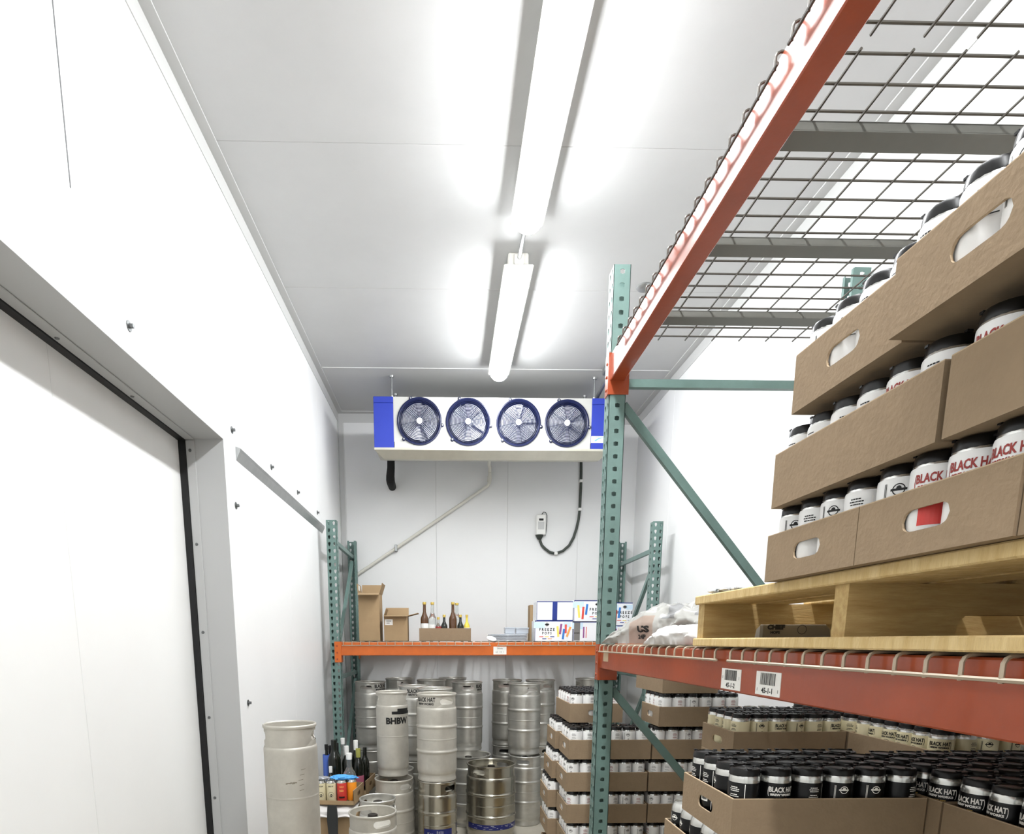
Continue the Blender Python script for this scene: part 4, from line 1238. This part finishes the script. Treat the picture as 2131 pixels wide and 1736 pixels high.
plain_can('red and brown printed can beside the orange can', -0.732, 4.120, LZ, 'rlabel', None, mbr)
plain_can('bright orange can at the end of the front row', -0.668, 4.145, LZ, 'orangeg')
def lump(name, label, cat, loc, sx, sy, sz, m, seed, amp=0.25, fr=3.0, mats=None, rz=0, sub=(28, 14), flat=True):
    vs = []
    nu, nv = sub
    for j in range(nv + 1):
        th_ = PI * j / nv
        for i in range(nu):
            ph = 2 * PI * i / nu
            d = Vector((math.sin(th_) * math.cos(ph), math.sin(th_) * math.sin(ph), math.cos(th_)))
            k = 1 + amp * noise.noise(d * fr + Vector((seed, seed * 2, 0))) + amp * 0.6 * abs(noise.noise(d * fr * 2.3 + Vector((seed, 0, seed))))
            z = d.z * sz * k
            if flat: z = max(z, -sz * 0.55)
            vs.append((d.x * sx * k, d.y * sy * k, z + sz * 0.55))
    fs = [(j * nu + i, j * nu + (i + 1) % nu, (j + 1) * nu + (i + 1) % nu, (j + 1) * nu + i) for j in range(nv) for i in range(nu)]
    o = link(name, MB().add(vs, fs).build(name, m, True, 50), None, loc, rz)
    return tag(o, label, cat)
lump('foil_bag', 'crumpled silver foil bag among the bottles', 'bag', (-0.772, 4.215, LZ + 0.005), 0.032, 0.025, 0.09, 'foil', 3.1, 0.5, 4)
lump('foil_bag', 'small crumpled silver bag behind the cream cans', 'bag', (-0.868, 4.215, LZ + 0.005), 0.032, 0.026, 0.08, 'foil', 5.2, 0.5, 4)
lump('blue_cloth', 'bright blue cloth lying over the red and orange cans', 'cloth', (-0.725, 4.15, LZ + 0.158), 0.085, 0.045, 0.014, 'cloth', 2.2, 0.5, 4)
lump('grey_lid', 'grey crumpled wrapper on top of the cream cans', 'wrapper', (-0.858, 4.13, LZ + 0.158), 0.045, 0.035, 0.012, 'foil', 7.7, 0.6, 5)

# ---------------------------------------------------------------- things on the far shelf
SZ = 1.5315
# tall open carton
def carton(name, label, x0, x1, y0, y1, h, m, flaps, extra=None, rz=0):
    t = thing(name, label, 'box', (x0, y0, SZ), rz)
    w, d, tk = x1 - x0, y1 - y0, 0.004
    mb = MB().box(0, w, 0, tk, 0, h).box(0, w, d - tk, d, 0, h).box(0, tk, tk, d - tk, 0, h).box(w - tk, w, tk, d - tk, 0, h).box(0, w, 0, d, 0, 0.003)
    link('walls', mb.build('walls', m), t)
    for (side, L, ang) in flaps:
        q = MB()
        c, s_ = math.cos(ang) * L, math.sin(ang) * L
        if side == 'front': vs = [(0, 0, h), (w, 0, h), (w + 0.006, -c, h + s_), (0.006, -c, h + s_)]
        if side == 'back': vs = [(0, d, h), (w, d, h), (w, d + c, h + s_), (0, d + c, h + s_)]
        if side == 'left': vs = [(0, 0, h), (0, d, h), (-c, d, h + s_), (-c, 0, h + s_)]
        if side == 'right': vs = [(w, 0, h), (w, d, h), (w + c, d, h + s_), (w + c, 0, h + s_)]
        q.add(vs, [(0, 1, 2, 3)])
        solid(link('flap', q.build('flap', m), t), 0.004)
    return t
tb = carton('tall_carton', 'tall open brown carton beside the green post', -0.732, -0.562, 5.17, 5.40, 0.385, 'cardtan',
            (('front', 0.075, -0.25), ('back', 0.085, 1.35), ('left', 0.075, 1.45), ('right', 0.085, 1.25)))
link('label_sticker', MB().box(-0.003, -0.001, 0.04, 0.13, 0.34, 0.45).build('label_sticker', 'paper'), tb)
sb = carton('small_carton', 'small open brown carton with a white sticker', -0.528, -0.335, 5.17, 5.34, 0.205, 'cardtan',
            (('back', 0.075, 1.3), ('left', 0.06, 1.9), ('right', 0.09, 0.25), ('front', 0.05, -0.1)))
mb = MB(); mb.box(0.008, 0.072, -0.0012, 0, 0.130, 0.176, 0)
for q in range(2): put(mb, rect(0.04 - 0.015 * q, 0.005), 0.04 - 0.006 * q, 0.162 - 0.016 * q, -0.0016, 1)
link('label_sticker', mb.build('label_sticker', ['paper', 'greyink']), sb)
# tray of bottles
bt = thing('bottle_tray', 'low brown tray of gold-capped bottles on far shelf', 'tray', (-0.238, 5.13, SZ))
mb = MB().box(0, 0.423, 0, 0.004, 0, 0.104).box(0, 0.423, 0.266, 0.27, 0, 0.104).box(0, 0.004, 0.004, 0.266, 0, 0.104).box(0.419, 0.423, 0.004, 0.266, 0, 0.104).box(0, 0.423, 0, 0.27, 0, 0.003)
link('tray_walls', mb.build('tray_walls', 'card'), bt)
FB = SZ + 0.0035
bottle('brown glass bottle with white label, leftmost in shelf tray', -0.196, 5.20, FB, 0.312, 0.033, 'oil', 'glassb', 'goldcap', 0.06, 'plastic', (0.1, 0.45))
bottle('clear bottle with gold cap beside the leftmost brown bottle', -0.131, 5.21, FB, 0.312, 0.033, 'oil', 'clear', 'goldcap', 0.06, 'plastic', (0.1, 0.42))
bottle('brown glass bottle with gold cap, middle of shelf tray', 0.038, 5.20, FB, 0.312, 0.033, 'oil', 'glassb', 'goldcap', 0.06)
bottle('clear gold-capped bottle right behind the middle brown bottle', 0.072, 5.29, FB, 0.312, 0.033, 'oil', 'clear', 'goldcap', 0.06)
bottle('small dark bottle with gold cap in front of brown one', -0.034, 5.17, FB, 0.21, 0.027, 'oil', 'glassd', 'goldcap', 0.1)
bottle('small dark bottle with gold cap near the yellow one', 0.100, 5.18, FB, 0.21, 0.027, 'oil', 'glassd', 'goldcap', 0.1)
bottle('small yellow bottle with gold cap, rightmost in tray', 0.152, 5.17, FB, 0.21, 0.024, 'oil', 'yellow', 'goldcap', 0.1, 'plastic', (0.2, 0.5))
bottle('small clear bottle with red label in shelf tray', -0.082, 5.165, FB, 0.19, 0.024, 'oil', 'clear', 'goldcap', 0.1, 'red', (0.45, 0.6))
bottle('tilted white bottle leaning out at left of shelf tray', -0.190, 5.28, FB + 0.004, 0.20, 0.024, 'oil', 'plastic', 'plastic', 0.1, None, tilt=(0, -0.08))
# clear tubs and lids
mb = MB()
for q in range(5):
    z = 0.012 * q
    mb.lathe([(0, z + 0.004), (0.150, z + 0.004), (0.162, z + 0.008), (0.166, z + 0.010), (0.168, z + 0.004), (0.160, z), (0, z)], 32)
o = link('plastic_covers', mb.build('plastic_covers', 'tub', True), None, (0.50, 5.30, SZ))
tag(o, 'stack of large clear plastic covers lying on the far shelf', 'covers')
o = link('plastic_cover', MB().lathe([(0, 0.010), (0.038, 0.008), (0.041, 0.004), (0.038, 0)], 20).build('plastic_cover', 'plastic', True), None, (0.352, 5.10, SZ + 0.018))
o.rotation_euler = (0.42, 0.25, 0)
tag(o, 'single white oval cover leaning on the clear stack', 'cover')
for i, (x0, w, h) in enumerate(((0.474, 0.085, 0.05), (0.566, 0.105, 0.048))):
    mb = MB()
    mb.bbox(0, w, 0, 0.09, 0, h, 0.006)
    t_ = thing('plastic_tub', ['small clear tub stacked on the clear covers, beside the white wall', 'small clear tub with a rim, stacked beside the other tub'][i], 'tub', (x0, 5.24, SZ + 0.0605), 0, None)
    link('tub_body', mb.build('tub_body', 'tub'), t_)
    link('tub_rim', MB().bbox(-0.004, w + 0.004, -0.004, 0.094, h - 0.008, h + 0.004, 0.003).build('tub_rim', 'tub'), t_)
# freeze pop boxes
def pops(mb, x, z, y, cols, sc_=1.0):
    for i, (dx, dz, a, h, mi) in enumerate(cols):
        put(mb, rect(0.017 * sc_, h * sc_), x + dx * sc_, z + dz * sc_, y - 0.0002 * i, mi, rot=a)
def logo(mb, x, z, y, mi, k=1.0):
    put(mb, ringshape(0.014 * k, 0.002 * k), x, z, y, mi)
    put(mb, ([(-0.021 * k, 0, 0), (0, 0, -0.010 * k), (0.021 * k, 0, 0), (0, 0, 0.010 * k)], [(0, 1, 2, 3)]), x, z, y - 0.0001, mi)
def freeze(label, x0, y0, z0, w, h, style, d=0.20, rz=0):
    t = thing('freeze_pop_box', label, 'box', (x0, y0, z0), rz, 'freeze pop boxes')
    link('box_body', MB().bbox(0, w, 0, d, 0, h, 0.002).build('box_body', 'boxwhite'), t)
    mb = MB()
    e = 0.0035
    for a, b, c, dd in ((w / 2, h - e, w, 2 * e), (e / 2, h / 2, e, h)):
        put(mb, rect(c, dd), a, b, -0.0006, 0)
    if style == 'ends':
        put(mb, rect(0.040, h), w * 0.50, h / 2, -0.0008, 0)
        put(mb, rect(w, 0.004), w / 2, 0.002, -0.0008, 0)
        mats = ['boxblue']
    else:
        s_ = style
        lx, px = (0.32 * w, 0.78 * w) if s_ == 'left' else (0.66 * w, 0.24 * w)
        if s_ == 'plain': lx, px = 0.80 * w, 0.3 * w
        put(mb, rect(0.09, 0.05), w * 0.12, h * 0.78, -0.0007, 7)
        put(mb, rect(0.06, 0.04), w * 0.85, h * 0.80, -0.0007, 7)
        logo(mb, lx, h * 0.81, -0.001, 1)
        if s_ != 'plain':
            put(mb, text('F R E E Z E', 0.030, 0.92, 0.0009), lx, h * 0.56, -0.001, 1)
            put(mb, text('P O P S', 0.028, 0.9, 0.0006), lx, h * 0.38, -0.001, 1)
            for i, (dx, mi) in enumerate(((-0.045, 3), (0.0, 2), (0.045, 0), (-0.02, 0), (0.025, 5))):
                put(mb, rect(0.034, 0.006), lx + dx, h * (0.22 if i < 3 else 0.12), -0.001, mi)
            cols = ((-0.052, 0.0, 0.1, 0.085, 2), (-0.03, 0.02, -0.12, 0.085, 6), (0.012, 0.022, 0.0, 0.07, 3), (-0.006, -0.02, -0.1, 0.085, 4), (0.036, -0.002, -0.35, 0.085, 5)) if s_ == 'left' else ((-0.03, 0.0, 0.12, 0.10, 2), (0.005, -0.012, -0.05, 0.10, 3), (0.034, 0.016, -0.1, 0.085, 4))
            pops(mb, px, h * 0.47, -0.001, cols)
        else:
            put(mb, rect(0.012, 0.09), px, h * 0.45, -0.001, 6)
            put(mb, rect(0.006, 0.09), px + 0.02, h * 0.45, -0.001, 3)
            put(mb, rect(0.05, h * 0.92), 0.03, h / 2, -0.0008, 8)
            put(mb, text('POPS', 0.02, 1.0, 0.0004), 0.03, h * 0.4, -0.001, 1)
        mats = ['boxblue', 'ink', 'popy', 'popr', 'popb', 'popo', 'purple', 'skyprint', 'greyink']
    link('printed_front', mb.build('printed_front', mats), t)
    return t
freeze('FREEZE POPS box with letters left of the sticks, bottom left', 0.709, 5.13, SZ, 0.310, 0.166, 'left')
freeze('freeze pop box with two white squares and blue stripe', 0.722, 5.135, SZ + 0.168, 0.297, 0.152, 'ends')
freeze('freeze pop box with grey edge, bottom, beside the lettered one', 1.026, 5.13, SZ, 0.285, 0.158, 'plain')
freeze('FREEZE POPS box with letters right of the sticks, upper', 1.024, 5.12, SZ + 0.160, 0.290, 0.168, 'right', rz=0.02)
freeze('FREEZE POPS box peeking out behind the tall green post', 1.340, 5.20, SZ + 0.130, 0.19, 0.185, 'right', d=0.16, rz=0.05)
freeze('freeze pop box under the one behind the green post', 1.338, 5.20, SZ, 0.20, 0.128, 'plain', d=0.16, rz=0.05)
o = link('carton', MB().bbox(0.697, 0.722, 5.36, 5.50, SZ, SZ + 0.305, 0.002).build('carton', 'cardtan'))
tag(o, 'flat tan carton edge showing behind the freeze pop boxes', 'box')

# ---------------------------------------------------------------- bags on the near shelf
def bag_mesh(L, Wd, H, seed, pinch, amp0, nu, nv, patches):
    """a lying sack along +x, pinched at the start; creased film"""
    vs = []
    for i in range(nu + 1):
        u = i / nu
        prof = max(0.02, min(1, (u / 0.42)) ** pinch) * (max(0.0, 1 - max(0, (u - 0.86) / 0.14) ** 2) ** 0.5 if u < 1 else 0.02)
        prof = max(prof, 0.02)
        for j in range(nv):
            a = 2 * PI * j / nv
            c, s_ = math.cos(a), math.sin(a)
            p = Vector((u * 3.2, c, s_))
            amp = amp0 * (0.25 if (patches and 0.26 < u < 0.54 and 0.78 * PI < a < 1.35 * PI) else 1.0)
            k = 1 + amp * noise.noise(p * 2.1 + Vector((seed, 0, 0))) - amp * 1.2 * abs(noise.noise(Vector((u * 10 + c * 2.5, s_ * 2.5 - u * 3, seed)))) - amp * 0.55 * abs(noise.noise(Vector((u * 24 - s_ * 3, c * 5, s_ * 4 + seed)))) + 0.5 * amp
            y = c * Wd / 2 * (0.35 + 0.65 * prof) * k
            z = H / 2 * prof * (1 + s_ * k)
            if s_ < -0.4: z = H / 2 * prof * (1 - 1) + 0.002 + 0.10 * H * (1 - prof) * 0
            vs.append((u * L, y, max(z, 0.002)))
    fs = [(i * nv + j, (i + 1) * nv + j, (i + 1) * nv + (j + 1) % nv, i * nv + (j + 1) % nv) for i in range(nu) for j in range(nv)]
    mb = MB().add(vs, fs)
    mb.add([vs[k] for k in range(nv)], [tuple(range(nv))])
    mb.add([vs[nu * nv + k] for k in range(nv)], [tuple(range(nv - 1, -1, -1))])
    for (u0, u1, a0, a1, mi) in patches:
        for i in range(nu):
            for j in range(nv):
                if u0 <= (i + 0.5) / nu <= u1 and a0 <= 2 * (j + 0.5) / nv <= a1: mb.m[i * nv + j] = mi
    return mb
BGZ = 1.5215
b1 = thing('plastic_bag', 'crumpled silver-white bag lying on the near shelf beside the post', 'bag', (0.70, 2.72, BGZ), math.radians(-66))
BM = bag_mesh(0.76, 0.20, 0.150, 4.0, 0.75, 0.20, 110, 56, ((0.30, 0.50, 0.86, 1.3, 1), (0.565, 0.645, 0.60, 0.93, 2), (0.76, 0.84, 0.56, 0.90, 2)))
link('bag_film', BM.build('bag_film', ['bag', 'baginner', 'greypatch'], True, 80), b1)
b2 = thing('paper_sack', 'white flat sack between the silver bag and the pallet', 'sack', (0.712, 2.19, BGZ), math.radians(-82))
link('sack_film', bag_mesh(0.42, 0.14, 0.062, 9.0, 0.8, 0.12, 80, 40, ()).build('sack_film', 'bagw', True, 80), b2)
# printing that lies on the bag's skin
from mathutils.bvhtree import BVHTree
bvh = BVHTree.FromPolygons([Vector(v) for v in BM.v], BM.f)
pb = MB()
put(pb, text('US', 0.032, 1.9, 0.002), 0.325, 0.056, 0, 0)
put(pb, text('24P', 0.022, 1.4, 0.001), 0.315, 0.028, 0, 0)
nv_ = []
for x, y, z in pb.v:
    h = bvh.ray_cast(Vector((x, -1, z)), Vector((0, 1, 0)))[0]
    nv_.append((x, (h.y if h else -0.1) - 0.0012, z))
pb.v = nv_
link('bag_print', pb.build('bag_print', ['ink']), b1)
lump('plastic_film', 'scrap of crumpled clear film at far end of the pallet', 'film', (0.735, 1.60, Z1), 0.05, 0.045, 0.008, 'clear', 1.3, 0.7, 5)
# dark packet seen through the pallet's fork notch
pk = thing('hop_packet', 'dark printed packet seen through the pallet notch', 'packet', (0.866, 1.72, BGZ), 0)
mb = MB()
mb.bbox(0, 0.26, 0, 0.10, 0, 0.062, 0.006)
link('packet_body', mb.build('packet_body', 'darkbox'), pk)
mb = MB()
put(mb, text('CHIEF', 0.0165, 1.1, 0.0012), 0.042, 0.050, -0.0006, 0)
put(mb, text('HOPS', 0.0095, 1.1, 0.0006), 0.040, 0.036, -0.0006, 0)
put(mb, ringshape(0.013, 0.0014), 0.115, 0.044, -0.0006, 0)
link('packet_print', mb.build('packet_print', ['ink']), pk)
